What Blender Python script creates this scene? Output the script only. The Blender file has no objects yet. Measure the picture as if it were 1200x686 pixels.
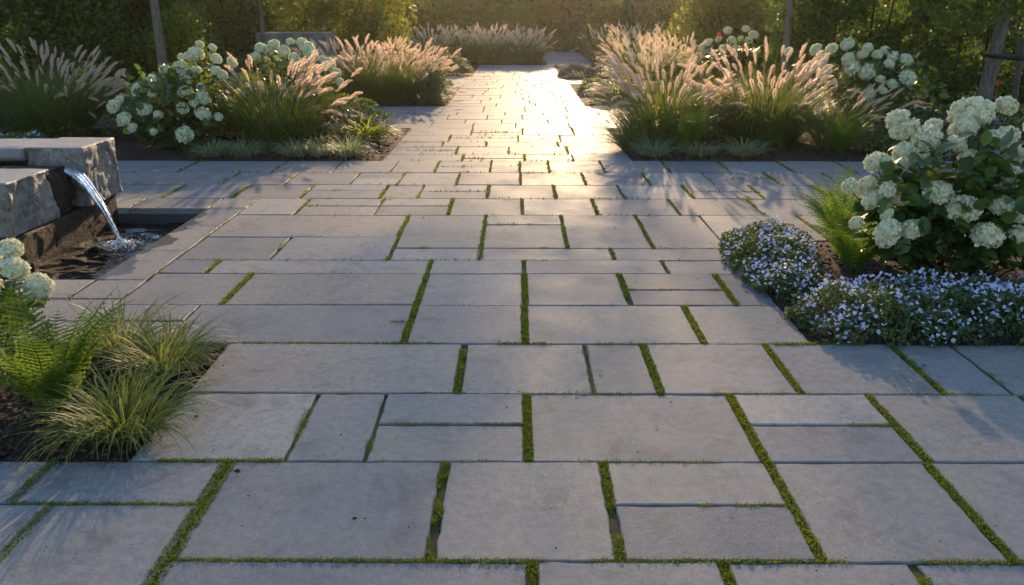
import bpy, bmesh, math, random
import numpy as np
from mathutils import Vector, Matrix, noise

C = bpy.context.scene
COL = C.collection
R = math.radians

# ------------------------------------------------------------------ camera, world, sun, exposure
CAM_H, PITCH, F_PX = 1.6, 18.31, 1000.0
YAW = math.atan(5 / F_PX * math.cos(R(PITCH)))
cam_d = bpy.data.cameras.new('camera')
cam_d.sensor_width = 36.0
cam_d.lens = 30.0
cam_d.clip_start = 0.05
cam_d.clip_end = 2000
cam_d.dof.use_dof = True
cam_d.dof.focus_distance = 6.0
cam_d.dof.aperture_fstop = 5.6
cam = bpy.data.objects.new('camera', cam_d)
COL.objects.link(cam)
cam.location = (0, 0, CAM_H)
cam.rotation_euler = (R(90 - PITCH), 0, YAW)
C.camera = cam

SUN_EL, SUN_AZ = 16.5, 4.0            # azimuth measured from +Y towards +X
world = bpy.data.worlds.new('World')
C.world = world
world.use_nodes = True
wt = world.node_tree
for n in list(wt.nodes):
    wt.nodes.remove(n)
wo = wt.nodes.new('ShaderNodeOutputWorld')
wb = wt.nodes.new('ShaderNodeBackground')
sky = wt.nodes.new('ShaderNodeTexSky')
sky.sky_type = 'NISHITA'
sky.sun_disc = False
sky.sun_elevation = R(SUN_EL)
sky.sun_rotation = R(SUN_AZ)
sky.air_density = 1.0
sky.dust_density = 0.6
sky.ozone_density = 2.2
wb.inputs['Strength'].default_value = 0.15
wt.links.new(sky.outputs[0], wb.inputs[0])
wt.links.new(wb.outputs[0], wo.inputs[0])

sl = bpy.data.lights.new('sun', 'SUN')
sl.energy = 5.0
sl.angle = R(0.9)
sl.color = (1.0, 0.69, 0.38)
so = bpy.data.objects.new('sun', sl)
COL.objects.link(so)
_sd = Vector((math.sin(R(SUN_AZ)) * math.cos(R(SUN_EL)), math.cos(R(SUN_AZ)) * math.cos(R(SUN_EL)), math.sin(R(SUN_EL))))
so.rotation_euler = (-_sd).to_track_quat('-Z', 'Y').to_euler()
so.location = (0, 0, 30)

C.view_settings.view_transform = 'Standard'
C.view_settings.look = 'None'
C.view_settings.exposure = 1.12
C.view_settings.gamma = 1.0
C.render.engine = 'CYCLES'
cy = C.cycles
cy.use_denoising = True
cy.max_bounces = 7
cy.diffuse_bounces = 3
cy.glossy_bounces = 3
cy.transmission_bounces = 5
cy.transparent_max_bounces = 8
cy.volume_bounces = 0
cy.caustics_reflective = False
cy.caustics_refractive = False
cy.sample_clamp_indirect = 4.0
cy.sample_clamp_direct = 6.0

# ------------------------------------------------------------------ pixel of the 1200x686 photograph -> point in the place
_RM = np.array(cam.rotation_euler.to_matrix())


def ray(px, py):
    return _RM @ np.array([(px - 600) / F_PX, (343 - py) / F_PX, -1.0])


def gnd(px, py, z=0.0):
    d = ray(px, py)
    t = (z - CAM_H) / d[2]
    return np.array([d[0] * t, d[1] * t, z])


def at(px, py, Y):
    d = ray(px, py)
    t = Y / d[1]
    return np.array([d[0] * t, Y, CAM_H + d[2] * t])


def wx(px, py):
    return gnd(px, py)[0]


def wy(py):
    return gnd(605, py)[1]


# ------------------------------------------------------------------ mesh helpers
UP = np.array([0, 0, 1.0])


def nrm(a):
    return a / (np.linalg.norm(a, axis=-1, keepdims=True) + 1e-12)


class MB:
    """collects triangles / quads as arrays"""

    def __init__(s):
        s.v, s.f3, s.f4, s.n, s.att = [], [], [], 0, []

    def add(s, v, f, a=None):
        v = np.asarray(v, float).reshape(-1, 3)
        f = np.asarray(f, int)
        if len(v) == 0:
            return s
        (s.f3 if f.shape[1] == 3 else s.f4).append(f + s.n)
        s.v.append(v)
        s.att.append(np.zeros(len(v)) if a is None else np.asarray(a, float))
        s.n += len(v)
        return s

    def mesh(s, name, mat, smooth=True, att=False):
        me = bpy.data.meshes.new(name)
        v = np.concatenate(s.v) if s.v else np.zeros((0, 3))
        f3 = np.concatenate(s.f3) if s.f3 else np.zeros((0, 3), int)
        f4 = np.concatenate(s.f4) if s.f4 else np.zeros((0, 4), int)
        me.vertices.add(len(v))
        me.vertices.foreach_set('co', v.astype(np.float32).ravel())
        nl = len(f3) * 3 + len(f4) * 4
        me.loops.add(nl)
        me.loops.foreach_set('vertex_index', np.concatenate([f3.ravel(), f4.ravel()]).astype(np.int32))
        me.polygons.add(len(f3) + len(f4))
        st = np.concatenate([np.arange(len(f3)) * 3, len(f3) * 3 + np.arange(len(f4)) * 4]).astype(np.int32)
        me.polygons.foreach_set('loop_start', st)
        me.polygons.foreach_set('use_smooth', np.full(len(st), smooth))
        if att:
            at_ = me.attributes.new('u', 'FLOAT', 'POINT')
            at_.data.foreach_set('value', np.concatenate(s.att).astype(np.float32))
        me.update()
        me.validate()
        me.materials.append(mat)
        return me

    def build(s, name, mat, parent=None, smooth=True, att=False):
        return link(name, s.mesh(name, mat, smooth, att), parent)


def link(name, me, parent=None):
    o = bpy.data.objects.new(name, me)
    COL.objects.link(o)
    if parent is not None:
        o.parent = parent
    return o


def thing(name, label, cat, loc=(0, 0, 0), group=None):
    o = bpy.data.objects.new(name, None)
    o.empty_display_size = 0.1
    COL.objects.link(o)
    o.location = loc
    return tag(o, label, cat, group)


def tag(o, label, cat, group=None):
    o['label'] = label
    o['category'] = cat
    if group:
        o['group'] = group
    return o


def struct(o, label=None):
    o['kind'] = 'structure'
    if label:
        o['label'] = label
    return o


def stuff(o, label=None, cat=None):
    o['kind'] = 'stuff'
    if label:
        o['label'] = label
    if cat:
        o['category'] = cat
    return o


def basis(y, n):
    """frames with local Y along y and local Z near n"""
    y = nrm(y)
    x = nrm(np.cross(y, n))
    z = np.cross(x, y)
    return x, y, z


def scatter(mb, tv, tf, pos, x, y, z, sc, tu=None):
    """instances of a template (tv, tf) baked into one mesh"""
    tv = np.asarray(tv, float)
    tf = np.asarray(tf, int)
    n, k = len(pos), len(tv)
    if n == 0:
        return mb
    sc = np.asarray(sc, float).reshape(n, 1, 1)
    P = pos[:, None, :] + sc * (tv[None, :, 0:1] * x[:, None, :] + tv[None, :, 1:2] * y[:, None, :] + tv[None, :, 2:3] * z[:, None, :])
    F = (tf[None] + (np.arange(n) * k)[:, None, None]).reshape(-1, tf.shape[1])
    a = None if tu is None else np.tile(tu, n)
    return mb.add(P.reshape(-1, 3), F, a)


def rdir(n, rng, up=0.0):
    d = rng.normal(size=(n, 3))
    d[:, 2] += up
    return nrm(d)


# leaf templates: local Y runs from stalk to tip
LEAF_V = [(0, 0, 0), (-.34, .45, .10), (.34, .45, .10), (0, 1, -.05)]
LEAF_F = [(0, 3, 1), (0, 2, 3)]
BROAD_V = [(0, 0, 0), (0, .35, -.03), (0, .7, -.05), (0, 1, -.16),
           (-.26, .2, .05), (-.36, .48, .06), (-.22, .8, .0),
           (.26, .2, .05), (.36, .48, .06), (.22, .8, .0)]
BROAD_F = [(0, 1, 4), (1, 5, 4), (1, 2, 5), (2, 6, 5), (2, 3, 6), (0, 7, 1), (1, 7, 8), (1, 8, 2), (2, 8, 9), (2, 9, 3)]


def leaves(mb, pos, rng, size, up=0.3, tv=LEAF_V, tf=LEAF_F, out=None, droop=0.0, var=.35):
    n = len(pos)
    y = rdir(n, rng)
    if out is not None:
        y = nrm(y * .8 + out)
    y[:, 2] -= droop
    nn = rdir(n, rng, up * 3)
    x, y, z = basis(y, nn)
    s = size * (1 + var * rng.uniform(-1, 1, n))
    return scatter(mb, tv, tf, pos, x, y, z, s)


def ribbons(mb, p0, az, length, th0, bend, width, rng, seg=6, tip=.12, power=1.6, vfold=False, wob=.0):
    """arching blades; returns tip positions and tip directions"""
    n = len(p0)
    p = np.array(p0, float)
    t = np.linspace(0, 1, seg + 1)
    pts, dirs = [p.copy()], []
    hz = np.stack([np.cos(az), np.sin(az), np.zeros(n)], 1)
    sd = np.stack([-np.sin(az), np.cos(az), np.zeros(n)], 1)
    tw = wob * rng.normal(size=n)
    for k in range(seg):
        tm = (t[k] + t[k + 1]) / 2
        th = th0 + bend * tm ** power
        d = hz * np.sin(th)[:, None] + UP * np.cos(th)[:, None] + sd * (tw * tm)[:, None]
        p = p + d * (length / seg)[:, None]
        pts.append(p.copy())
        dirs.append(d)
    dirs.append(dirs[-1])
    P = np.stack(pts, 1)
    w = width[:, None] * (np.minimum(1, .55 + t * 2.0) * np.where(t > .55, 1 - (1 - tip) * ((t - .55) / .45) ** 1.3, 1))[None]
    s3 = sd[:, None, :] * w[:, :, None] * .5
    k = seg + 1
    if vfold:
        D = np.stack(dirs, 1)
        nr = np.cross(sd[:, None, :], D) * (w * .22)[:, :, None]
        V = np.concatenate([P - s3 + nr, P, P + s3 + nr], 1)
        u = np.tile(np.concatenate([np.ones(k), np.zeros(k), np.ones(k)]), n)
        q = np.array([(i, i + k, i + k + 1, i + 1) for i in range(seg)] + [(i + k, i + 2 * k, i + 2 * k + 1, i + k + 1) for i in range(seg)])
        F = (q[None] + (np.arange(n) * 3 * k)[:, None, None]).reshape(-1, 4)
        mb.add(V.reshape(-1, 3), F, u)
    else:
        V = np.concatenate([P - s3, P + s3], 1)
        u = np.tile(np.concatenate([t, t]), n)
        q = np.array([(i, i + k, i + k + 1, i + 1) for i in range(seg)])
        F = (q[None] + (np.arange(n) * 2 * k)[:, None, None]).reshape(-1, 4)
        mb.add(V.reshape(-1, 3), F, u)
    return P[:, -1], nrm(dirs[-1])


def tube(mb, pts, rad, sides=8, cap=True):
    pts = np.asarray(pts, float)
    n = len(pts)
    d = nrm(np.gradient(pts, axis=0))
    ref = np.array([1.0, 0, 0]) if abs(d[0][0]) < .8 else np.array([0, 1.0, 0])
    x = nrm(np.cross(d, ref))
    y = np.cross(d, x)
    a = np.linspace(0, 2 * np.pi, sides, endpoint=False)
    rad = np.asarray(rad, float).reshape(n, 1, 1)
    V = pts[:, None] + rad * (np.cos(a)[None, :, None] * x[:, None] + np.sin(a)[None, :, None] * y[:, None])
    F = [(i * sides + j, i * sides + (j + 1) % sides, (i + 1) * sides + (j + 1) % sides, (i + 1) * sides + j) for i in range(n - 1) for j in range(sides)]
    b = mb.n
    mb.add(V.reshape(-1, 3), F)
    if cap:
        for r_ in (0, n - 1):
            c = mb.n
            ring = V[r_]
            mb.add(np.concatenate([ring, pts[r_:r_ + 1]]), [(j, (j + 1) % sides, sides) for j in range(sides)])
    return mb


def fbm(P, sc, oct_=4, seed=0.0):
    return np.array([noise.fractal(Vector((p[0] * sc + seed, p[1] * sc - seed, p[2] * sc + seed * .7)), .6, 2.1, oct_) for p in P])


# ------------------------------------------------------------------ materials
class Mat:
    def __init__(s, name):
        s.m = bpy.data.materials.new(name)
        s.m.use_nodes = True
        s.t = s.m.node_tree
        for n in list(s.t.nodes):
            s.t.nodes.remove(n)
        s.out = s.node('ShaderNodeOutputMaterial')

    def node(s, t, **kw):
        n = s.t.nodes.new(t)
        for k, v in kw.items():
            if hasattr(n, k):
                setattr(n, k, v)
            else:
                n.inputs[k.replace('_', ' ')].default_value = v
        return n

    def lk(s, a, b):
        s.t.links.new(a, b)

    def coord(s, which='Object'):
        return s.node('ShaderNodeTexCoord').outputs[which]

    def noise(s, scale, detail=4, rough=.55, vec=None, dist=0.0):
        n = s.node('ShaderNodeTexNoise')
        n.inputs['Scale'].default_value = scale
        n.inputs['Detail'].default_value = detail
        n.inputs['Roughness'].default_value = rough
        n.inputs['Distortion'].default_value = dist
        if vec is not None:
            s.lk(vec, n.inputs['Vector'])
        return n.outputs['Fac']

    def ramp(s, fac, stops):
        r = s.node('ShaderNodeValToRGB')
        e = r.color_ramp.elements
        while len(e) < len(stops):
            e.new(.5)
        for i, (p, c) in enumerate(stops):
            e[i].position = p
            e[i].color = (c, c, c, 1) if isinstance(c, (int, float)) else (*c, 1)
        s.lk(fac, r.inputs[0])
        return r.outputs[0]

    def mix(s, fac, a, b, mode='MIX'):
        n = s.node('ShaderNodeMix', data_type='RGBA', blend_type=mode)
        for sock, val in ((n.inputs[0], fac), (n.inputs[6], a), (n.inputs[7], b)):
            if isinstance(val, (int, float)):
                sock.default_value = val if sock.type == 'VALUE' else (val, val, val, 1)
            elif isinstance(val, tuple):
                sock.default_value = (*val, 1)
            else:
                s.lk(val, sock)
        return n.outputs[2]

    def math(s, op, a, b=0.0, clamp=False):
        n = s.node('ShaderNodeMath', operation=op, use_clamp=clamp)
        for sock, val in ((n.inputs[0], a), (n.inputs[1], b)):
            if isinstance(val, (int, float)):
                sock.default_value = val
            else:
                s.lk(val, sock)
        return n.outputs[0]

    def bump(s, h, strength=.3, dist=.01, prev=None):
        n = s.node('ShaderNodeBump')
        n.inputs['Strength'].default_value = strength
        n.inputs['Distance'].default_value = dist
        s.lk(h, n.inputs['Height'])
        if prev is not None:
            s.lk(prev, n.inputs['Normal'])
        return n.outputs[0]

    def pbr(s, col, rough=.6, normal=None, spec=.5, **kw):
        p = s.node('ShaderNodeBsdfPrincipled')
        for key, val in (('Base Color', col), ('Roughness', rough), ('Specular IOR Level', spec)):
            if isinstance(val, (int, float)):
                p.inputs[key].default_value = val
            elif isinstance(val, tuple):
                p.inputs[key].default_value = (*val, 1)
            else:
                s.lk(val, p.inputs[key])
        for k, v in kw.items():
            p.inputs[k.replace('_', ' ')].default_value = v
        if normal is not None:
            s.lk(normal, p.inputs['Normal'])
        return p.outputs[0]

    def done(s, sh):
        s.lk(sh, s.out.inputs['Surface'])
        return s.m


def leaf_mat(name, stops, trans, tmix=.45, rough=.5, spec=.35, att=None, clump=None):
    """foliage: colour differs leaf by leaf, light passes through from behind"""
    m = Mat(name)
    rnd = m.node('ShaderNodeNewGeometry').outputs['Random Per Island']
    col = m.ramp(rnd, stops)
    tcol = m.mix(rnd, trans[0], trans[1])
    if clump:
        cn = m.ramp(m.noise(clump[0], 2, vec=m.coord('Object')), [(.4, 0.0), (.62, 1.0)])
        col = m.mix(cn, col, clump[1])
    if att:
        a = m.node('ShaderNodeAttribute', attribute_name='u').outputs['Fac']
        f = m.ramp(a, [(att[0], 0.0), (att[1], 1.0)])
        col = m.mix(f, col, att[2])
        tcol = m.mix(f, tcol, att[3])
    p = m.pbr(col, rough, spec=spec)
    t = m.node('ShaderNodeBsdfTranslucent')
    m.lk(tcol, t.inputs[0])
    mx = m.node('ShaderNodeMixShader')
    mx.inputs[0].default_value = tmix
    m.lk(p, mx.inputs[1])
    m.lk(t.outputs[0], mx.inputs[2])
    return m.done(mx.outputs[0])


def make_stone(name, wet_name=None, wet=False):
    m = Mat(name)
    co = m.coord('Object')
    rnd = m.node('ShaderNodeAttribute', attribute_name='tone').outputs['Fac']
    base = m.ramp(rnd, [(0, (.135, .145, .158)), (.2, (.270, .250, .222)), (.4, (.175, .186, .200)), (.6, (.300, .270, .230)), (.8, (.215, .222, .230)), (1, (.345, .325, .298))])
    # clouding, fine grain and pits in the stone
    off = m.node('ShaderNodeVectorMath', operation='ADD')
    m.lk(co, off.inputs[0])
    cx = m.node('ShaderNodeCombineXYZ')
    m.lk(m.math('MULTIPLY', rnd, 37.0), cx.inputs[0])
    m.lk(m.math('MULTIPLY', rnd, 11.0), cx.inputs[1])
    m.lk(cx.outputs[0], off.inputs[1])
    v = off.outputs[0]
    cloud = m.noise(2.2, 5, .6, v)
    base = m.mix(m.ramp(cloud, [(.3, .0), (.72, 1.0)]), base, m.mix(.5, base, (.300, .272, .235)))
    mid = m.noise(24, 4, .7, v)
    base = m.mix(m.ramp(mid, [(.35, .35), (.6, 0.0)]), base, (.10, .10, .105))
    fine = m.noise(260, 3, .7, v)
    base = m.mix(m.ramp(fine, [(.36, .6), (.5, 0.0)]), base, (.075, .075, .08))
    base = m.mix(m.ramp(fine, [(.56, 0.0), (.7, .55)]), base, (.36, .35, .34))
    stain = m.ramp(m.noise(4.2, 7, .72, v, .8), [(.52, 0.0), (.70, .55)])
    base = m.mix(stain, base, (.10, .095, .09))
    rough = m.ramp(cloud, [(.3, .40), (.7, .56)])
    spec = .30
    if wet:
        sep = m.node('ShaderNodeSeparateXYZ')
        m.lk(co, sep.inputs[0])
        edge = m.math('ADD', m.math('MULTIPLY', sep.outputs[0], -2.6), m.math('MULTIPLY', m.noise(3.1, 5, .6, co), 1.5))
        w = m.ramp(m.math('ADD', edge, -6.95), [(.38, 0.0), (.46, 1.0)])
        base = m.mix(w, base, m.mix(.62, base, (.028, .027, .028)))
        rough = m.mix(w, rough, .07)
    h = m.math('ADD', m.math('MULTIPLY', fine, .35), m.math('ADD', m.math('MULTIPLY', mid, .8), m.math('MULTIPLY', m.noise(90, 3, .65, v), .6)))
    nb = m.bump(h, .42, .004)
    p = m.pbr(base, rough, nb, spec)
    dif = m.node('ShaderNodeBsdfDiffuse')          # honed, dusty stone: only part of it shines
    m.lk(base, dif.inputs[0])
    m.lk(nb, dif.inputs['Normal'])
    mx = m.node('ShaderNodeMixShader')
    if wet:
        m.lk(m.mix(w, .165, 1.0), mx.inputs[0])
    else:
        mx.inputs[0].default_value = .165
    m.lk(dif.outputs[0], mx.inputs[1])
    m.lk(p, mx.inputs[2])
    return m.done(mx.outputs[0])


M = {}
M['stone'] = make_stone('paving_stone')
M['wet_stone'] = make_stone('wet_paving_stone', wet=True)


def _joint():
    m = Mat('joint_fill')
    co = m.coord('Object')
    n = m.noise(3.2, 4, .6, co)
    f = m.noise(140, 3, .7, co)
    moss = m.ramp(f, [(.3, (.03, .045, .007)), (.7, (.085, .115, .014))])
    dirt = m.ramp(f, [(.3, (.018, .015, .013)), (.7, (.075, .065, .055))])
    c = m.mix(m.ramp(n, [(.36, 1.0), (.5, 0.0)]), moss, dirt)
    return m.done(m.pbr(c, .95, m.bump(f, .8, .008), .2))


M['joint'] = _joint()


def _soil():
    m = Mat('bark_mulch_soil')
    co = m.coord('Object')
    f = m.noise(45, 5, .7, co)
    c = m.ramp(f, [(.25, (.012, .008, .006)), (.55, (.040, .027, .019)), (.8, (.085, .058, .040))])
    return m.done(m.pbr(c, .95, m.bump(f, 1.0, .02), .2))


M['soil'] = _soil()


def _chip():
    m = Mat('mulch_chip')
    rnd = m.node('ShaderNodeNewGeometry').outputs['Random Per Island']
    c = m.ramp(rnd, [(0, (.018, .012, .009)), (.6, (.05, .032, .022)), (1, (.13, .09, .06))])
    return m.done(m.pbr(c, .9, None, .2))


M['chip'] = _chip()


def _ground():
    m = Mat('garden_ground')
    co = m.coord('Object')
    f = m.noise(6, 6, .7, co)
    c = m.ramp(f, [(.3, (.020, .026, .010)), (.7, (.050, .062, .020))])
    return m.done(m.pbr(c, .95, m.bump(m.noise(60, 4, .7, co), .8, .03), .1))


M['ground'] = _ground()


def _rock(name, wetmul):
    m = Mat(name)
    co = m.coord('Object')
    a = m.noise(3.0, 6, .65, co, .4)
    b = m.noise(17, 6, .7, co, .2)
    c_ = m.noise(110, 3, .7, co)
    col = m.ramp(a, [(.3, (.105, .095, .085)), (.5, (.215, .195, .170)), (.7, (.30, .265, .225))])
    col = m.mix(m.ramp(b, [(.36, .75), (.55, 0.0)]), col, (.060, .048, .038))
    col = m.mix(m.ramp(m.noise(5, 5, .7, co), [(.56, 0.0), (.7, .7)]), col, (.26, .175, .105))
    col = m.mix(m.ramp(c_, [(.55, 0.0), (.72, .4)]), col, (.42, .40, .37))
    rough = .72
    if wetmul:
        mp = m.node('ShaderNodeMapping')
        mp.inputs['Scale'].default_value = (11, 11, 1.3)
        m.lk(co, mp.inputs[0])
        streak = m.noise(1.0, 5, .65, mp.outputs[0], .4)
        w = m.ramp(streak, [(.25, .85), (.5, 1.0)])
        col = m.mix(w, col, m.mix(m.ramp(streak, [(.38, 0.0), (.66, 1.0)]), m.mix(m.ramp(b, [(.35, 0.0), (.65, 1.0)]), (.006, .006, .005), (.022, .016, .009)), (.042, .033, .024)))
        rough = m.ramp(b, [(.3, .45), (.7, .75)])
    h = m.math('ADD', m.math('MULTIPLY', b, 1.0), m.math('MULTIPLY', c_, .25))
    return m.done(m.pbr(col, rough, m.bump(h, .9, .03), .08 if wetmul else .4))


M['rock'] = _rock('rough_hewn_rock', False)
M['wet_rock'] = _rock('wet_brown_rock', True)


def _capstone():
    m = Mat('sawn_stone_top')
    co = m.coord('Object')
    c = m.ramp(m.noise(9, 6, .65, co), [(.3, (.15, .145, .145)), (.7, (.25, .235, .225))])
    f = m.noise(150, 3, .7, co)
    c = m.mix(m.ramp(f, [(.4, .5), (.55, 0.0)]), c, (.09, .09, .09))
    return m.done(m.pbr(c, .55, m.bump(f, .4, .006), .5))


M['capstone'] = _capstone()


def _water(name, base, sc, strength):
    m = Mat(name)
    co = m.coord('Object')
    h = m.math('ADD', m.noise(sc, 3, .55, co, .5), m.math('MULTIPLY', m.noise(sc * 3.3, 2, .5, co, .3), .35))
    return m.done(m.pbr(base, .03, m.bump(h, strength, .05), .5, IOR=1.33))


M['pool_water'] = _water('dark_pool_water', (.006, .008, .009), 6.0, .12)
M['film_water'] = _water('still_water_film', (.020, .020, .018), 9.0, .08)


def _stream():
    m = Mat('falling_water')
    co = m.coord('Object')
    mp = m.node('ShaderNodeMapping')
    mp.inputs['Scale'].default_value = (60, 60, 4)
    m.lk(co, mp.inputs[0])
    h = m.noise(1.0, 3, .6, mp.outputs[0])
    nb = m.bump(h, .8, .012)
    g = m.pbr((1.0, .97, .92), .05, nb, .5, IOR=1.33, Transmission_Weight=1.0)
    d = m.pbr((.70, .68, .64), .3, nb, .6)
    mx = m.node('ShaderNodeMixShader')
    m.lk(m.ramp(h, [(.52, 0.0), (.70, .25)]), mx.inputs[0])
    m.lk(g, mx.inputs[1])
    m.lk(d, mx.inputs[2])
    return m.done(mx.outputs[0])


M['stream'] = _stream()


def _plain(name, col, rough=.8, spec=.3, nscale=None, col2=None):
    m = Mat(name)
    c = col
    nb = None
    if nscale:
        f = m.noise(nscale, 5, .65, m.coord('Object'))
        c = m.ramp(f, [(.3, col), (.7, col2 or col)])
        nb = m.bump(f, .6, .01)
    return m.done(m.pbr(c, rough, nb, spec))


M['foam'] = _plain('water_foam', (.72, .74, .75), .5)
M['basin'] = _plain('dark_basin_wall', (.030, .030, .032), .5, .5, 20, (.055, .055, .056))
M['rubber'] = _plain('black_rubber_strap', (.012, .012, .013), .6)
M['stake'] = _plain('brown_stained_stake', (.045, .024, .016), .7, .3, 40, (.085, .045, .030))


def _bark(name, a, b):
    m = Mat(name)
    mp = m.node('ShaderNodeMapping')
    mp.inputs['Scale'].default_value = (26, 26, 7)
    m.lk(m.coord('Object'), mp.inputs[0])
    f = m.noise(1, 6, .7, mp.outputs[0], .3)
    return m.done(m.pbr(m.ramp(f, [(.3, a), (.7, b)]), .85, m.bump(f, .9, .02), .2))


M['bark'] = _bark('tree_bark', (.055, .042, .032), (.19, .155, .125))
M['twig'] = _plain('twig_wood', (.035, .026, .018), .9)
M['core'] = _plain('inner_twigs', (.012, .014, .007), 1.0, .0)

G = (.030, .055, .012)
M['grass'] = leaf_mat('fountain_grass_blades', [(0, (.050, .105, .016)), (.6, (.085, .150, .026)), (.92, (.125, .170, .038)), (1, (.22, .19, .08))],
                      ((.13, .19, .025), (.24, .24, .05)), .42, .5)
M['stem'] = leaf_mat('plume_stems', [(0, (.13, .12, .045)), (1, (.22, .17, .075))], ((.2, .17, .06), (.26, .2, .08)), .3)
M['plume'] = leaf_mat('pink_plumes', [(0, (.50, .35, .31)), (.5, (.62, .46, .40)), (1, (.74, .60, .52))],
                      ((.80, .60, .46), (.92, .76, .60)), .66, .7, .1)
M['tan_plume'] = leaf_mat('tan_plumes', [(0, (.50, .42, .34)), (.5, (.60, .51, .42)), (1, (.70, .62, .52))],
                          ((.80, .64, .46), (.90, .76, .56)), .66, .7, .1)
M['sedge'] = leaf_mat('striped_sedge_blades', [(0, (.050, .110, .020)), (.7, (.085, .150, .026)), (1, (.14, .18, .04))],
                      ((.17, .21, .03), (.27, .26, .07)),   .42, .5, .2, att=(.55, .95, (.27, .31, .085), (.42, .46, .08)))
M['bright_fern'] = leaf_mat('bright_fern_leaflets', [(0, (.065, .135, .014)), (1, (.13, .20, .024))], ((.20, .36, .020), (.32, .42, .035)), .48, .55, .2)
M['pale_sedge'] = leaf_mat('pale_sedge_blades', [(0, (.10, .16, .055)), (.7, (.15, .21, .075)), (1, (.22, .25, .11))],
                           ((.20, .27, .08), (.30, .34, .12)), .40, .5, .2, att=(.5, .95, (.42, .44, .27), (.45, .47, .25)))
M['fern'] = leaf_mat('fern_leaflets', [(0, (.040, .085, .012)), (.6, (.065, .120, .016)), (1, (.105, .150, .022))],
                     ((.13, .24, .020), (.24, .32, .035)), .45, .5, .2)
M['hyd_leaf'] = leaf_mat('hydrangea_leaves', [(0, (.034, .075, .014)), (.7, (.058, .110, .020)), (1, (.10, .145, .026))],
                         ((.09, .16, .015), (.20, .26, .03)), .35, .42, .5)
M['floret'] = leaf_mat('cream_white_florets', [(0, (.70, .64, .36)), (.5, (.84, .78, .54)), (1, (.90, .85, .68))],
                       ((.55, .58, .33), (.72, .70, .45)), .35, .6, .2)
M['green_floret'] = leaf_mat('green_white_florets', [(0, (.56, .56, .32)), (.5, (.76, .74, .52)), (1, (.86, .83, .68))],
                             ((.45, .55, .25), (.62, .66, .38)), .35, .6, .2)
M['hedge'] = leaf_mat('hedge_leaves', [(0, (.018, .046, .010)), (.55, (.042, .084, .016)), (.85, (.080, .130, .024)), (1, (.15, .19, .035))],
                      ((.07, .16, .010), (.17, .26, .025)), .32, .55, .2)
M['shrub'] = leaf_mat('shrub_leaves', [(0, (.036, .078, .011)), (.6, (.068, .120, .016)), (1, (.14, .175, .024))],
                      ((.17, .22, .015), (.32, .30, .03)), .45, .55, .2)
M['tree'] = leaf_mat('tree_leaves', [(0, (.030, .055, .010)), (.7, (.055, .080, .014)), (1, (.13, .13, .02))],
                     ((.11, .20, .015), (.27, .33, .03)), .45, .55, .2)
M['autumn'] = leaf_mat('amber_tree_leaves', [(0, (.050, .080, .012)), (.6, (.095, .125, .018)), (1, (.18, .16, .03))],
                       ((.24, .26, .02), (.42, .32, .04)), .5, .45, .4)
M['lime'] = leaf_mat('lime_leaves', [(0, (.075, .120, .014)), (1, (.15, .19, .022))], ((.26, .34, .02), (.42, .44, .04)), .5, .5, .3)
M['silver'] = leaf_mat('silver_leaves', [(0, (.150, .155, .120)), (1, (.30, .29, .23))], ((.24, .24, .15), (.36, .34, .24)), .3, .7, .2)
M['grey_green'] = leaf_mat('grey_green_leaves', [(0, (.070, .095, .040)), (1, (.155, .165, .075))], ((.18, .22, .06), (.28, .29, .1)), .35, .6, .3)
M['cover'] = leaf_mat('groundcover_leaves', [(0, (.045, .085, .024)), (.7, (.078, .125, .038)), (1, (.13, .165, .060))],
                      ((.09, .14, .02), (.16, .2, .04)), .35, .5, .35)
M['blue'] = leaf_mat('pale_blue_petals', [(0, (.46, .50, .78)), (.6, (.58, .61, .83)), (1, (.72, .72, .88))],
                     ((.30, .32, .6), (.45, .45, .7)), .3, .6, .2)
M['pinkpetal'] = leaf_mat('pink_petals', [(0, (.62, .30, .38)), (1, (.75, .48, .52))], ((.6, .3, .35), (.7, .4, .45)), .3, .6, .2)
M['whitepetal'] = leaf_mat('white_petals', [(0, (.62, .62, .55)), (1, (.78, .77, .70))], ((.6, .58, .45), (.7, .68, .55)), .35, .6, .2)
M['redpetal'] = leaf_mat('coral_petals', [(0, (.60, .13, .06)), (1, (.70, .20, .10))], ((.7, .16, .06), (.7, .2, .1)), .4, .6, .2)
M['yellow'] = _plain('yellow_flower_eye', (.55, .42, .10), .7)
M['moss'] = leaf_mat('moss_tufts', [(0, (.050, .075, .008)), (.6, (.100, .135, .012)), (1, (.19, .20, .025))],
                     ((.18, .24, .012), (.32, .34, .02)), .35, .8, .15)

# ------------------------------------------------------------------ layout of the ground, in metres
PX0, PX1 = -1.45, 1.42                       # edges of the long path
Y_ROWB = wy(541)                             # front edge of the near left bed
Y_BED = wy(403)                              # its back edge, and the front edge of the near right bed
Y_X0 = wy(189)                               # front edge of the second pair of beds
BEDS = {                                     # x0, x1, y0, y1
    'near_left': (-9.0, PX0 + .02, Y_ROWB, Y_BED),
    'near_right': (1.50, 9.0, Y_BED, 6.05),
    'left': (-9.0, -1.50, Y_X0, 12.3),
    'right': (1.30, 12.0, Y_X0, 12.3),
    'left_second': (-9.0, -1.22, 15.2, 19.2),
    'right_second': (1.22, 12.0, 15.2, 20.0),
    'left_third': (-9.0, -1.12, 22.4, 27.0),
    'left_far': (-9.0, 0.95, 27.0, 34.0),
    'right_third': (1.15, 12.0, 21.4, 27.0),
    'right_far': (2.45, 12.0, 27.0, 36.0),
}
POOL = (-6.2, -2.63, wy(329), wy(244.5))
COPE = -2.30                                 # path side of the pool coping
WATER_Z = -.13


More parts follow.
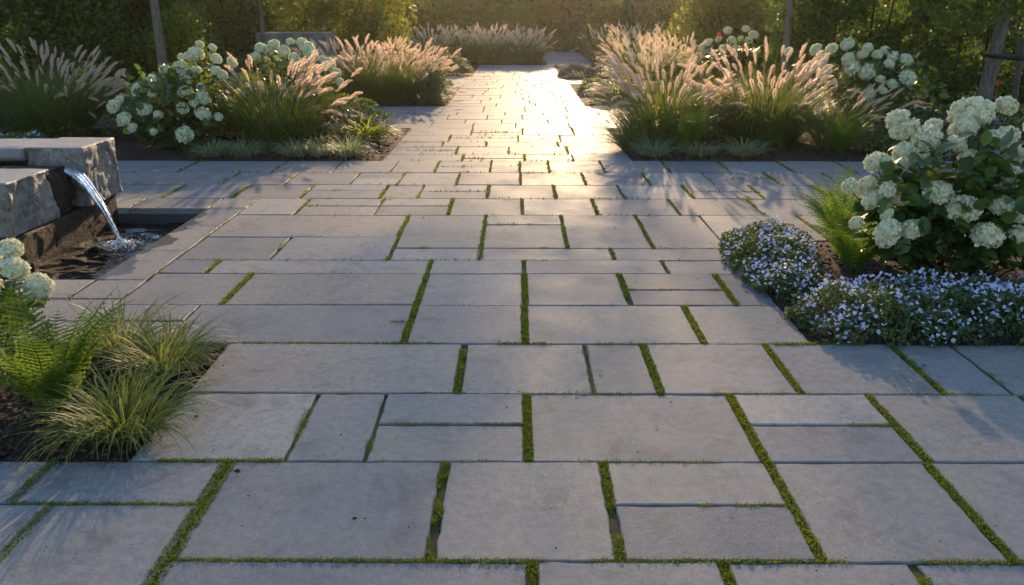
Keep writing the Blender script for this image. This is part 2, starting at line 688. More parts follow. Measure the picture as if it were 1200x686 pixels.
def rect_hole_sheet(name, mat, x0, x1, y0, y1, hole, z, xs=(), ys=()):
    hx0, hx1, hy0, hy1 = hole
    X = sorted({x0, hx0, hx1, x1, *xs})
    Y = sorted({y0, hy0, hy1, y1, *ys})
    mb = MB()
    for a, b in zip(X, X[1:]):
        for c, d in zip(Y, Y[1:]):
            if a >= hx0 - 1e-6 and b <= hx1 + 1e-6 and c >= hy0 - 1e-6 and d <= hy1 + 1e-6:
                continue
            mb.add([(a, c, z), (b, c, z), (b, d, z), (a, d, z)], [(0, 1, 2, 3)])
    return mb.build(name, mat, smooth=False)


struct(rect_hole_sheet('ground', M['ground'], -400, 400, -60, 700, POOL, -.07))
struct(rect_hole_sheet('joint_bed', M['joint'], -9.0, 12.0, -1.6, 36.2, POOL, -.013))

rng = np.random.default_rng(5)
for key, (x0, x1, y0, y1) in BEDS.items():
    near = y0 < 6
    st = .035 if near else .12
    xa, xb = x0, x1
    if key == 'near_right':
        xb = 5.0
    if key == 'near_left':
        xa = -4.0
    nx, ny = int((xb - xa) / st) + 2, int((y1 - y0) / st) + 2
    gx, gy = np.meshgrid(np.linspace(xa, xb, nx), np.linspace(y0, y1, ny))
    P = np.stack([gx.ravel(), gy.ravel(), np.zeros(nx * ny)], 1)
    e = np.minimum(np.minimum(P[:, 0] - xa, xb - P[:, 0]), np.minimum(P[:, 1] - y0, y1 - P[:, 1]))
    P[:, 2] = -.012 + np.clip(e / .25, 0, 1) * .035 + fbm(P, 9 if near else 3, 3, 2) * np.where(e < .01, .004, .014)
    q = np.arange(nx * ny).reshape(ny, nx)
    F = np.stack([q[:-1, :-1], q[:-1, 1:], q[1:, 1:], q[1:, :-1]], -1).reshape(-1, 4)
    struct(MB().add(P, F).build('soil', M['soil']))

# mulch chips on the visible soil
mb = MB()
for key, n in (('near_left', 5200), ('near_right', 3600), ('left', 2600), ('right', 2600)):
    x0, x1, y0, y1 = BEDS[key]
    x0, x1 = max(x0, -4), min(x1, 4.5)
    p = np.stack([rng.uniform(x0 + .02, x1 - .02, n), rng.uniform(y0 + .02, y1 - .02, n), np.zeros(n)], 1)
    e = np.minimum(np.minimum(p[:, 0] - x0, x1 - p[:, 0]), np.minimum(p[:, 1] - y0, y1 - p[:, 1]))
    p[:, 2] = -.006 + np.clip(e / .25, 0, 1) * .035 + rng.uniform(0, .008, n)
    y = rdir(n, rng) * (1, 1, .35)
    x, y, z = basis(y, rdir(n, rng, 2.5))
    scatter(mb, [(-.25, 0, 0), (.25, .1, .05), (.2, 1, 0), (-.22, .9, .08)], [(0, 1, 2, 3)], p, x, y, z, rng.uniform(.012, .042, n))
stuff(mb.build('bark_mulch', M['chip'], smooth=False), 'dark bark mulch chips scattered over the soil of the beds', 'mulch')

# ------------------------------------------------------------------ paving: slabs with their joints traced row by row
SLABS, MOSS = [], []          # slab rectangles; moss strips (x0, x1, y0, y1, density)
rnd = random.Random(11)


def row(y0, y1, xs, gaps=None, splits=None, moss_front=False, thin=()):
    """slabs between the joints xs of the row y0..y1 (metres, y1 is farther away)"""
    gw = .0165 if y0 < 5.2 else (.012 if y0 < 8 else .008)
    for i, (a, b) in enumerate(zip(xs, xs[1:])):
        ga = .008 if i in thin else (gw if i > 0 else .006)
        gb = .008 if i + 1 in thin else (gw if i + 1 < len(xs) - 1 else .006)
        ya, yb = y0 + .006, y1 - .006
        cuts = [ya] + sorted(splits.get(i, []) if splits else []) + [yb]
        for k in range(len(cuts) - 1):
            c0 = cuts[k] + (.007 if k else 0)
            c1 = cuts[k + 1] - (.007 if k < len(cuts) - 2 else 0)
            SLABS.append((a + ga, b - gb, c0, c1))
            if k:
                MOSS.append((a + ga, b - gb, cuts[k] - .010, cuts[k] + .010, .7))
        if i > 0:
            MOSS.append((a - gw - .003, a + gw + .003, y0, y1, .35 if i in thin else (rnd.choice([1.15, 1.0, 1.15, .9]) if y0 < 5 else rnd.choice([1.0, 1.0, .75, .5]))))
    MOSS.append((xs[0], xs[-1], y0 - .008, y0 + .008, (.95 if moss_front else rnd.choice([.16, .25, .42, .5]))))


def prow(t, b, xl, xr, js, splits=None, **kw):
    """a row given by pixel rows and joint pixels (at the row's middle)"""
    mid = (t + b) / 2
    xs = [wx(j, mid) for j in js]
    xs = [x for x in xs if xl + .07 < x < xr - .07]
    sp = {k: [wy(s) for s in v] for k, v in (splits or {}).items()}
    row(wy(b), wy(t), [xl] + xs + [xr], None, sp, **kw)


XL = wx(232, 600)             # the straight joint left of the nearest rows
WL, WR = -6.2, 7.2
# nearest rows (behind and under the camera too)
row(-1.4, -.75, [WL, -4.9, -3.8, -2.7, -1.5, -.5, .3, 1.3, 2.3, 3.1, 4.2, 5.4, WR])
row(-.75, -.12, [WL, -5.2, -4.1, -2.9, -2.1, -.9, .1, .8, 2.0, 2.9, 4.0, 5.0, WR])
row(-.12, .50, [WL, -5.0, -3.7, -2.5, -1.3, -.3, .6, 1.6, 2.4, 3.6, 4.4, 5.8, WR], splits={3: [.2], 7: [.17]})
row(.50, wy(760), [WL, -4.6, -3.4, -2.2, XL, -.35, .42, 1.2, 2.2, 3.1, 4.3, 5.6, WR])
prow(658, 760, XL, WR, [625, 865, 1103, 1330, 1560, 1850], moss_front=True)
MOSS.append((XL, WR, wy(658) - .013, wy(658) + .013, 1.0))
prow(541, 658, XL, WR, [513, 717, 932, 1136, 1360, 1560, 1800], {2: [592]})
prow(541, 592, WL, XL, [36, -160, -420])
prow(592, 760, WL, XL, [-20, -320, -700], moss_front=False)
MOSS.append((WL, XL, wy(592) - .012, wy(592) + .012, .9))
MOSS.append((XL - .03, XL + .03, wy(760), wy(541), 1.2))
MOSS.append((wx(185, 541), wx(330, 541), Y_ROWB - .012, Y_ROWB + .012, 1.3))
prow(461.5, 541, PX0, WR, [353, 440, 618, 876, 1052, 1245, 1420, 1600], {2: [497.5], 4: [497.5]}, thin=(1, 2))
prow(403, 461.5, PX0, WR, [540, 690, 764, 917, 1074, 1150, 1290, 1480], thin=(2, 6))
MOSS.append((wx(285, 403), wx(640, 403), Y_BED - .010, Y_BED + .010, .8))
MOSS.append((1.3, 1.75, Y_BED - .02, Y_BED + .015, 1.4))
prow(358, 403, COPE + .5, 1.50, [480, 615, 813])
SLABS_CRACK = (wx(408, 378), wx(476, 378), wy(378))
prow(321, 358, COPE, 1.50, [277, 494, 615, 732, 850], {4: [340]})
prow(305, 321, COPE, 1.50, [249, 503, 614, 779])
xk = wx(564, 291)
prow(278, 305, COPE, xk, [328, 461], {2: [291]})
prow(252.5, 278, COPE, xk, [473])
prow(291, 305, xk, 1.50, [718])
prow(252.5, 291, xk, 1.50, [661, 755], {0: [263.5]})
MOSS.append((xk - .017, xk + .017, wy(305), wy(252.5), 1.0))
# the rows of the first cross path
prow(233, 252.5, COPE, 9.0, [354, 444, 528, 612, 697, 790, 885, 990], {1: [241.5], 2: [241.5]})
prow(217, 233, -8.8, 9.0, [100, 204, 282, 360, 450, 493, 572, 650, 728, 806, 886, 962, 1050], {4: [223.6], 6: [224.4], 10: [224.8]})
prow(202.7, 217, -8.8, 9.0, [60, 170, 269, 341, 416, 470, 537, 610, 684, 757, 830, 905, 975, 1060], {5: [209.5], 11: [209.5]})
prow(189, 202.7, -8.8, 9.0, [80, 220, 328, 395, 462, 512, 575, 609, 643, 706, 780, 849, 920, 989, 1060], {6: [196], 7: [196]})
# pool coping: three strips of stone
row(wy(244.5), wy(232.8), [-8.8, -5.6, -4.4, -3.3, -2.62, COPE + 0], thin=(1, 2, 3, 4))
WET = [(POOL[1], COPE, a, b) for a, b in ((POOL[2], 5.75), (5.75, 6.48), (6.48, POOL[3]))]
row(wy(351), wy(329), [-6.2, -4.4, wx(95, 340), COPE], thin=(1, 2))
row(wy(377), wy(351), [-6.2, -4.9, -3.5, -2.75, COPE], thin=(1, 2, 3))
row(wy(403), wy(377), [-6.2, -4.4, -3.1, -2.3, COPE + .5], thin=(1, 2, 3))
row(wy(377), wy(358), [COPE, COPE + .5], thin=())
MOSS.append((COPE - .01, COPE + .01, wy(351), wy(233), .5))
# the long path beyond, and its cross paths
y = Y_X0
k = 0
while y < 27.0:
    h = [.46, .58, .40, .62, .5, .55][k % 6]
    y2 = 27.0 if y + h > 26.8 else y + h
    if 11.9 < y2 < 12.7:
        y2 = 12.3
    x0, x1 = PX0, PX1
    if y < 12.25:
        x0, x1 = -1.50, 1.30
    elif y < 15.15:
        x0, x1 = -8.8, 9.0
        if y2 > 14.8:
            y2 = 15.2
    elif y < 19.2:
        x0, x1 = -1.22, 1.22
        if y2 > 18.9:
            y2 = 19.2
    elif y < 22.4:
        x0, x1 = -6.0, (1.22 if y < 20.9 else 1.15)
        if y2 > 22.1:
            y2 = 22.4
    else:
        x0, x1 = -1.12, 1.15
    xs = [x0]
    x = x0 + rnd.uniform(.35, .95)
    while x < x1 - .3:
        xs.append(x)
        x += rnd.choice([.55, .62, .7, .78, .9])
    xs.append(x1)
    sp = {}
    for i in range(len(xs) - 1):
        if rnd.random() < .22 and y2 - y > .45:
            sp[i] = [y + (y2 - y) * rnd.choice([.4, .5, .6])]
    row(y, y2, xs, None, sp)
    y = y2
    k += 1
y = 27.0
while y < 35.6:
    y2 = min(36.0, y + .6)
    row(y, y2, [.95] + sorted(rnd.uniform(1.2, 2.2) for _ in range(1)) + [2.45])
    y = y2
row(20.0, 20.9, [1.22, 2.4, 3.6, 5, 6.4, 8])
row(20.9, 21.4, [1.15, 2.0, 3.1, 4.4, 5.6, 8])
row(Y_BED, 6.05, [4.95, 5.9, 7.0], splits={0: [4.7, 5.4], 1: [5.0]})
row(6.05, wy(252.5), [1.50, 2.3, 3.3, 4.2, 5.4, 7.0]) if wy(252.5) > 6.2 else None


def slab_mesh(mb, x0, x1, y0, y1, zt=0.0, th=.05, bev=.005):
    """one slab: slightly uneven edges, a chamfer all round, sides down into the bed"""
    d = min(y0, 12)
    step = .05 if d < 5 else (.12 if d < 10 else 1.0)
    jit = .0017 if d < 10 else .001
    ins = .0

    def edge(a, b):
        n = max(2, int(math.dist(a, b) / step) + 1)
        return [(a[0] + (b[0] - a[0]) * t / n, a[1] + (b[1] - a[1]) * t / n) for t in range(n)]
    cr = .006
    ring = edge((x0, y0), (x1, y0)) + edge((x1, y0), (x1, y1)) + edge((x1, y1), (x0, y1)) + edge((x0, y1), (x0, y0))
    ring = np.array(ring)
    ring += np.array([(rnd.gauss(0, jit), rnd.gauss(0, jit)) for _ in ring])
    c = np.array([(x0 + x1) / 2, (y0 + y1) / 2])
    hw = np.array([(x1 - x0) / 2, (y1 - y0) / 2])
    inner = c + (ring - c) * (1 - bev / hw)
    n = len(ring)
    tx, ty = rnd.gauss(0, .0022), rnd.gauss(0, .0022)

    def z(p, base):
        return base + (p[0] - c[0]) * tx + (p[1] - c[1]) * ty
    V = [(p[0], p[1], z(p, zt)) for p in inner] + [(p[0], p[1], z(p, zt - bev * .8)) for p in ring] + [(p[0], p[1], zt - th) for p in ring]
    F = [(n + i, n + (i + 1) % n, (i + 1) % n, i) for i in range(n)] + [(2 * n + i, 2 * n + (i + 1) % n, n + (i + 1) % n, n + i) for i in range(n)]
    b = len(mb[0])
    mb[0].extend(V)
    mb[1].extend([tuple(b + i for i in f) for f in F] + [tuple(b + i for i in range(n))])


def slabs_object(name, rects, mat, th=.05):
    data = ([], [])
    tone = []
    tr = random.Random(len(rects))
    for r_ in rects:
        slab_mesh(data, *r_, zt=rnd.uniform(-.003, .003), th=th)
        tone += [tr.random()] * (len(data[0]) - len(tone))
    me = bpy.data.meshes.new(name)
    me.from_pydata(data[0], [], data[1])
    me.attributes.new('tone', 'FLOAT', 'POINT').data.foreach_set('value', tone)
    me.materials.append(mat)
    return link(name, me)


def cracked(rects):
    """the slab with a mossy saw cut at its far right"""
    return rects


struct(slabs_object('paving', SLABS, M['stone']))
struct(slabs_object('pool_coping', [(a + .003, b - .012, c + .004, d - .004) for a, b, c, d in WET], M['wet_stone'], .06))

# moss growing in the joints
mb = MB()
tv = [(0, 0, 0), (-.3, .5, .12), (.3, .5, .12), (0, 1, .1)]
for (x0, x1, y0, y1, den) in MOSS + [(SLABS_CRACK[0], SLABS_CRACK[1], SLABS_CRACK[2] - .008, SLABS_CRACK[2] + .008, 2.0)]:
    if y0 > 12 or x0 > 6.0 or x1 < -6.0 or y1 < 1.0:
        continue
    x0, x1 = max(x0, -6), min(x1, 6)
    d = max(1.3, (y0 + y1) / 2)
    s = .0060 * (1 if d < 3 else d / 3)
    n = int((x1 - x0) * (y1 - y0) * .95 / (s * s) * min(den, 1.3) * (3.2 if d < 5 else 2.2))
    if n < 1:
        continue
    p = np.stack([rng.uniform(x0, x1, n), rng.uniform(y0, y1, n), np.full(n, -.009)], 1)
    keep = np.array([noise.noise(Vector((a[0] * 3.1, a[1] * 3.1, 4.0))) + .35 * noise.noise(Vector((a[0] * 14, a[1] * 14, 1.0))) for a in p])
    p = p[keep > (.42 - .78 * min(den, 1.2))]
    n = len(p)
    if n < 1:
        continue
    hump = np.array([noise.noise(Vector((a[0] * 30, a[1] * 30, 9.0))) for a in p])
    p[:, 2] += rng.uniform(.002, .013, n) + np.clip(hump, 0, 1) * .009
    yv = rdir(n, rng, 1.1)
    x, yv, z = basis(yv, rdir(n, rng))
    scatter(mb, tv, LEAF_F, p, x, yv, z, s * rng.uniform(.7, 1.5, n))
stuff(mb.build('moss', M['moss']), 'green moss growing in the joints between the paving slabs', 'moss')

# fallen bits on the slabs
mb = MB()
n = 620
p = np.stack([rng.uniform(-2.2, 3.0, n), rng.uniform(1.3, 9.5, n), np.full(n, .005)], 1)
x, yv, z = basis(rdir(n, rng) * (1, 1, .15), rdir(n, rng, 3))
scatter(mb, LEAF_V, LEAF_F, p, x, yv, z, rng.uniform(.004, .012, n) * np.where(rng.uniform(0, 1, n) < .06, 2.6, 1))
for (ax, ay, bx, by, nx_, ny_, n) in ((PX0, Y_ROWB, PX0, Y_BED, 1, 0, 420), (-2.6, Y_ROWB, PX0, Y_ROWB, 0, -1, 420), (1.5, Y_BED, 1.5, 6.0, -1, 0, 420), (1.5, Y_BED, 4.0, Y_BED, 0, -1, 420),
                                      (-1.5, Y_X0, -1.5, 12.2, 1, 0, 200), (-5, Y_X0, -1.5, Y_X0, 0, -1, 260), (1.3, Y_X0, 1.3, 12.2, -1, 0, 200), (1.3, Y_X0, 4.5, Y_X0, 0, -1, 260)):
    t = rng.uniform(0, 1, n)
    off = np.abs(rng.normal(0, .045, n)) * rng.uniform(0, 1.6, n)
    p = np.stack([ax + (bx - ax) * t + nx_ * off, ay + (by - ay) * t + ny_ * off, np.full(n, .003)], 1)
    x, yv, z = basis(rdir(n, rng) * (1, 1, .3), rdir(n, rng, 2))
    scatter(mb, LEAF_V, LEAF_F, p, x, yv, z, rng.uniform(.004, .016, n) * np.exp(-off * 5))
stuff(mb.build('leaf_litter', M['chip']), 'tiny brown bits of leaf litter lying on the grey slabs', 'litter')

# ------------------------------------------------------------------ pool and its rough stone fountain
px0, px1, py0, py1 = POOL
mb = MB()
px0 = -6.2
zb, zt = -.55, -.052
mb.add([(px0, py0, zb), (px1, py0, zb), (px1, py1, zb), (px0, py1, zb)], [(0, 1, 2, 3)])
for a, b in (((px0, py0), (px1, py0)), ((px1, py0), (px1, py1)), ((px1, py1), (px0, py1)), ((px0, py1), (px0, py0))):
    mb.add([(*a, zb), (*b, zb), (*b, zt), (*a, zt)], [(3, 2, 1, 0)])
struct(mb.build('pool_basin', M['basin'], smooth=False))
nx, ny = 190, 110
gx, gy = np.meshgrid(np.linspace(px0 + .002, px1 - .002, nx), np.linspace(py0 + .002, py1 - .002, ny))
LAND = np.array([-3.07, 6.40])
r_ = np.hypot(gx - LAND[0], gy - LAND[1])
gz = WATER_Z + .010 * np.sin(r_ * 42) * np.exp(-r_ * 2.6) + .006 * np.sin(r_ * 23 + gx * 7) * np.exp(-r_ * 1.2)
P = np.stack([gx.ravel(), gy.ravel(), gz.ravel()], 1)
P[:, 2] += (fbm(P, 5, 2, 3) * .016 + fbm(P * (1, .6, 1), 11, 1, 8) * .005) * (.55 + np.exp(-r_.ravel() * 1.5))
q = np.arange(nx * ny).reshape(ny, nx)
struct(MB().add(P, np.stack([q[:-1, :-1], q[:-1, 1:], q[1:, 1:], q[1:, :-1]], -1).reshape(-1, 4)).build('water', M['pool_water']))


def rough_block(x0, x1, y0, y1, z0, z1, amp, res=.025, seed=0.0, top=.12, chisel=1.0, tone=None):
    """quarried block: sawn on top, split and craggy on its sides"""
    bm = bmesh.new()
    nx, ny, nz = [max(3, min(96, int((b - a) / res))) for a, b in ((x0, x1), (y0, y1), (z0, z1))]
    vid = {}

    def v(i, j, k):
        if (i, j, k) not in vid:
            vid[i, j, k] = bm.verts.new((x0 + (x1 - x0) * i / nx, y0 + (y1 - y0) * j / ny, z0 + (z1 - z0) * k / nz))
        return vid[i, j, k]
    for i in range(nx):
        for j in range(ny):
            bm.faces.new((v(i, j, nz), v(i + 1, j, nz), v(i + 1, j + 1, nz), v(i, j + 1, nz)))
            bm.faces.new((v(i, j, 0), v(i, j + 1, 0), v(i + 1, j + 1, 0), v(i + 1, j, 0)))
    for i in range(nx):
        for k in range(nz):
            bm.faces.new((v(i, 0, k), v(i + 1, 0, k), v(i + 1, 0, k + 1), v(i, 0, k + 1)))
            bm.faces.new((v(i, ny, k), v(i, ny, k + 1), v(i + 1, ny, k + 1), v(i + 1, ny, k)))
    for j in range(ny):
        for k in range(nz):
            bm.faces.new((v(0, j, k), v(0, j, k + 1), v(0, j + 1, k + 1), v(0, j + 1, k)))
            bm.faces.new((v(nx, j, k), v(nx, j + 1, k), v(nx, j + 1, k + 1), v(nx, j, k + 1)))
    bm.normal_update()
    off = Vector((seed * 3.1, seed * 1.7, seed))
    for (i, j, k), w in vid.items():
        co = w.co.copy()
        side = Vector((1 if i == nx else (-1 if i == 0 else 0), 1 if j == ny else (-1 if j == 0 else 0), 0))
        big = noise.noise(co * 3.0 + off)
        cell = noise.cell(co * 7.0 + off)
        rid = noise.turbulence(co * 6.5 + off, 4, True)
        vo = noise.voronoi(Vector((co.x * 5, co.y * 5, co.z * 4)) + off)
        a = amp * (big * .8 + (rid - .55) * .9 + (cell - .5) * .2 * chisel + (noise.cell_vector(vo[1][0] * 9).x - .5) * 1.5)
        edge = 1.0 if k < nz - 1 else .5
        w.co += side * a * edge
        if k == nz:
            w.co.z += top * amp * noise.noise(co * 8 + off) - (0.008 if side.length else 0)
    me = bpy.data.meshes.new('block')
    bm.to_mesh(me)
    bm.free()
    return me


ft = thing('stone_fountain', 'rough hewn stone block fountain standing at the edge of the dark pool', 'fountain', (0, 0, 0))


def block(name, mats, *a, **k):
    me = rough_block(*a, **k)
    me.name = name
    for m_ in mats:
        me.materials.append(m_)
    if len(mats) > 1:
        for p_ in me.polygons:
            if p_.normal.z > .8 and p_.center.z > a[5] - .03:
                p_.material_index = 1
    for p_ in me.polygons:
        p_.use_smooth = abs(p_.normal.z) < .8
    return link(name, me, ft)


block('base_course', (M['wet_rock'],), -4.7, -3.395, 5.60, 7.13, -.5, .125, .0045, seed=1.3, res=.016)
block('front_block', (M['rock'], M['capstone']), -4.7, -3.405, 5.62, 6.20, .128, .50, .026, seed=4.2, res=.013)
block('wet_block', (M['wet_rock'],), -4.7, -3.435, 6.17, 6.47, .128, .475, .030, seed=9.1, res=.013)
block('spill_sill', (M['wet_rock'],), -4.7, -3.46, 6.44, 6.66, .128, .40, .030, seed=2.4)
block('rear_block', (M['rock'], M['capstone']), -3.82, -3.36, 6.60, 7.18, .128, .590, .022, seed=7.7, res=.013)
block('cap_slab', (M['capstone'],), -5.6, -3.83, 6.62, 7.16, .485, .588, .006, seed=3.0, res=.05)
block('back_wall', (M['basin'],), -5.6, -3.83, 7.02, 7.15, .190, .483, .004, seed=5.0, res=.08)
mb = MB()
mb.add([(-4.66, 6.3, .425), (-3.47, 6.46, .418), (-3.47, 6.62, .418), (-4.66, 7.01, .425)], [(0, 1, 2, 3)])
mb.build('basin_water', M['film_water'], ft, smooth=False)

# falling water: starts as a sheet over the sill, narrows as it drops
mb = MB()
N, W = 34, 11
S0 = np.array([-3.50, 6.55, .432])
T = np.linspace(0, 1, N)
rows = []
for t in T:
    out = t * .44
    drop = .565 * max(0, (t - .10) / .90) ** 1.75
    c = np.array([S0[0] + out, S0[1] - .14 * t, S0[2] - drop])
    wd = .075 * (1 - t) ** 1.3 + .013
    for j in range(W):
        s_ = j / (W - 1) * 2 - 1
        lip = .012 * noise.noise(Vector((s_ * 3, t * 1.5, 0)))
        rows.append(c + np.array([.35 * wd * s_ + lip, wd * s_, (1 - s_ * s_) * .012 * (1 - t) + lip]))
P = np.array(rows)
q = np.arange(N * W).reshape(N, W)
F = np.stack([q[:-1, :-1], q[:-1, 1:], q[1:, 1:], q[1:, :-1]], -1).reshape(-1, 4)
P2 = P.copy()
P2[:, 0] -= .010
P2[:, 2] -= .008
mb.add(P, F)
mb.add(P2, F[:, ::-1])
tag(mb.build('water_spout', M['stream']), 'thin sheet of clear water pouring from the stone fountain into the pool', 'water spout')
mb = MB()
n = 1300
rr = np.abs(rng.normal(0, .13, n))
aa = rng.uniform(0, 2 * np.pi, n)
p = np.stack([LAND[0] + rr * np.cos(aa), LAND[1] + rr * np.sin(aa), WATER_Z + .006 + .05 * np.exp(-rr * 22) * rng.uniform(0, 1, n)], 1)
x, yv, z = basis(rdir(n, rng) * (1, 1, .3), rdir(n, rng, 2))
scatter(mb, LEAF_V, LEAF_F, p, x, yv, z, rng.uniform(.006, .024, n) * np.exp(-rr * 2))
stuff(mb.build('splash_foam', M['foam']), 'white splash and bubbles where the falling water meets the pool', 'foam')

# ------------------------------------------------------------------ plants
def disc(n, r, rng):
    a = rng.uniform(0, 2 * np.pi, n)
    q = r * np.sqrt(rng.uniform(0, 1, n))
    return np.stack([q * np.cos(a), q * np.sin(a), np.zeros(n)], 1), a


# ---- plume meshes, shared by every fountain grass
def plume_mesh(seed, mat, L=.20, Rr=.022, n=520):
    r = np.random.default_rng(seed)
    t = r.uniform(0, 1, n) ** .85
    curve = r.uniform(.02, .06)
    c = np.stack([curve * t ** 2, np.zeros(n), t * L], 1)
    a = r.uniform(0, 2 * np.pi, n)
    prof = np.sin(np.pi * np.clip(t * .92 + .07, 0, 1)) ** .55
    d = nrm(np.stack([np.cos(a), np.sin(a), np.full(n, 1.05)], 1))
    mb = MB()
    x, y, z = basis(d, rdir(n, r))
    scatter(mb, [(-.05, 0, 0), (.05, 0, 0), (.01, 1, .0), (-.01, 1, 0)], [(0, 1, 2, 3)], c, x, y, z, Rr * 1.55 * prof * r.uniform(.6, 1.25, n))
    tt = np.linspace(0, 1, 6)
    tube(mb, np.stack([curve * tt ** 2, tt * 0, tt * L], 1), Rr * .22 * np.sin(np.pi * (tt * .9 + .08)) ** .6, 5)
    return mb.mesh('plume', mat)


PINK = [plume_mesh(s, M['pink' if False else 'plume'], .17 + .02 * s, .021 + .002 * (s % 3)) for s in range(4)]
TAN = [plume_mesh(10 + s, M['tan_plume'], .18 + .02 * s, .022, 320) for s in range(3)]


def fountain_grass(label, pos, h, spread, nb, npl, seed, plumes=PINK, psc=1.0, lean=None, group='fountain grasses with plumes', bw=.0065, splay=(6, 34)):
    r = np.random.default_rng(seed)
    t = thing('fountain_grass', label, 'ornamental grass', tuple(pos), group)
    mb = MB()
    nb = int(nb * 1.45)
    npl = min(100, int(npl * 1.75))
    p0, a = disc(nb, spread * .46, r)
    az = a + r.normal(0, .5, nb)
    q = np.hypot(p0[:, 0], p0[:, 1]) / (spread * .46)
    ln = h * r.uniform(.60, 1.30, nb)
    ribbons(mb, p0, az, ln, R(3) + q * R(24) + r.uniform(0, R(16), nb), R(14) + R(95) * r.uniform(0, 1, nb) ** 1.5, bw * r.uniform(.7, 1.35, nb), r, 6, wob=.12)
    # dry thatch low down
    n2 = nb // 6
    p2, a2 = disc(n2, spread * .5, r)
    ribbons(mb, p2, a2 + r.normal(0, .6, n2), h * r.uniform(.4, .75, n2), R(30) + r.uniform(0, R(25), n2), R(70) + R(50) * r.uniform(0, 1, n2), bw * r.uniform(.6, 1.1, n2), r, 5, wob=.3)
    mb.build('blades', M['grass'], t)
    sb = MB()
    p1, a1 = disc(npl, spread * .36, r)
    az1 = a1 + r.normal(0, .45, npl)
    th = R(2) + r.uniform(0, 1, npl) ** 1.15 * R(splay[1])
    bt = R(6) + R(26) * r.uniform(0, 1, npl)
    bent = r.uniform(0, 1, npl) < .07
    bt[bent] += R(60)
    if lean is not None:                      # plumes bowing to one side
        m = r.uniform(0, 1, npl) < lean[1]
        az1[m] = lean[0] + r.normal(0, .4, m.sum())
        th[m] += R(10)
    l1 = h * r.uniform(.66, 1.16, npl)
    tip, td = ribbons(sb, p1, az1, l1, th, bt, np.full(npl, .0035), r, 6, tip=.7)
    sb.build('plume_stems', M['stem'], t)
    for k in range(npl):
        o = bpy.data.objects.new('plume', plumes[k % len(plumes)])
        COL.objects.link(o)
        o.parent = t
        z = Vector(td[k])
        xax = (Vector((td[k][0], td[k][1], 0)).normalized() + Vector((0, 0, -.4)))
        xax = (xax - z * xax.dot(z)).normalized()
        yax = z.cross(xax)
        s = psc * r.uniform(.75, 1.15)
        mt = Matrix((xax, yax, z)).transposed().to_4x4()
        o.matrix_basis = Matrix.Translation(Vector(tip[k]) - z * .01) @ mt @ Matrix.Diagonal((s, s, s, 1))
    return t


# ---- sedge tufts
def sedge(label, pos, h, spread, nb, seed, mat='sedge', bw=.0065, group='low tufts of sedge along the bed edges', name='sedge_tuft', sun=None):
    r = np.random.default_rng(seed)
    mb = MB()
    p0, a = disc(nb, spread * .3, r)
    az = a + r.normal(0, .6, nb)
    q = np.hypot(p0[:, 0], p0[:, 1]) / (spread * .3)
    ribbons(mb, p0, az, h * r.uniform(.55, 1.35, nb), R(5) + q * R(34) + r.uniform(0, R(12), nb), R(38) + R(84) * r.uniform(0, 1, nb), bw * r.uniform(.65, 1.25, nb), r, 7, vfold=True, wob=.25)
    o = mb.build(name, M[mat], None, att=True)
    o.location = tuple(pos)
    return tag(o, label, 'grass tuft', group)


# ---- fern fronds
def frond_mesh(seed, mat, L=.5, bend=1.0, pairs=22):
    r = np.random.default_rng(seed)
    mb = MB()
    n = 26
    t = np.linspace(0, 1, n)
    th = R(14) + bend * R(62) * t ** 1.5
    dx, dz = np.sin(th) * L / n, np.cos(th) * L / n
    P = np.stack([np.cumsum(dx), np.zeros(n), np.cumsum(dz)], 1)
    D = nrm(np.gradient(P, axis=0))
    tube(mb, P, .0032 * (1 - .8 * t), 4, False)
    side = np.array([0, 1.0, 0])
    pos, ys, ns, sc = [], [], [], []
    for k in range(pairs):
        tk = .14 + .86 * k / pairs
        i = tk * (n - 1)
        i0 = int(i)
        p = P[i0] + (P[min(i0 + 1, n - 1)] - P[i0]) * (i - i0)
        d = D[i0]
        nn = np.cross(d, side)
        pl = L * .165 * (np.sin(np.pi * min(1, .18 + tk * .86)) ** .8) * r.uniform(.9, 1.1) * (1 if tk > .2 else .8)
        for sg in (-1, 1):
            dirp = nrm(side * sg * .88 + d * .42 - nn * .10 * r.uniform(.2, 1.6))
            m = 11
            for j in range(m):
                tj = (j + .4) / m
                pj = p + dirp * pl * tj - nn * 0 + np.array([0, 0, -.10 * pl * tj * tj])
                lw = L * .0145 * (1 - tj * .72) * min(1, pl / (L * .10) + .25)
                for s2 in (-1, 1):
                    pos.append(pj)
                    ys.append(nrm(np.cross(nn, dirp) * s2 * .85 + dirp * .5))
                    ns.append(nn + r.normal(0, .2, 3))
                    sc.append(lw)
            for j in range(5):
                pos.append(p + dirp * pl * j / 5 + np.array([0, 0, -.10 * pl * j * j / 25]))
                ys.append(dirp)
                ns.append(nn)
                sc.append(pl * .26)
            pos.append(p + dirp * pl * .9)
            ys.append(dirp)
            ns.append(nn)
            sc.append(pl * .14)
    x, y, z = basis(np.array(ys), np.array(ns))
    scatter(mb, [(0, 0, 0), (-.30, .45, .04), (.30, .45, .04), (0, 1, -.05)], LEAF_F, np.array(pos), x, y, z, np.array(sc))
    return mb.mesh('frond', mat)


FROND = [frond_mesh(s, M['fern'], .5, b) for s, b in ((1, .55), (2, .9), (3, 1.25), (4, 1.6))]


LFROND = []
for _m in FROND:
    _c = _m.copy()
    _c.name = 'frond'
    _c.materials[0] = M['bright_fern']
    LFROND.append(_c)


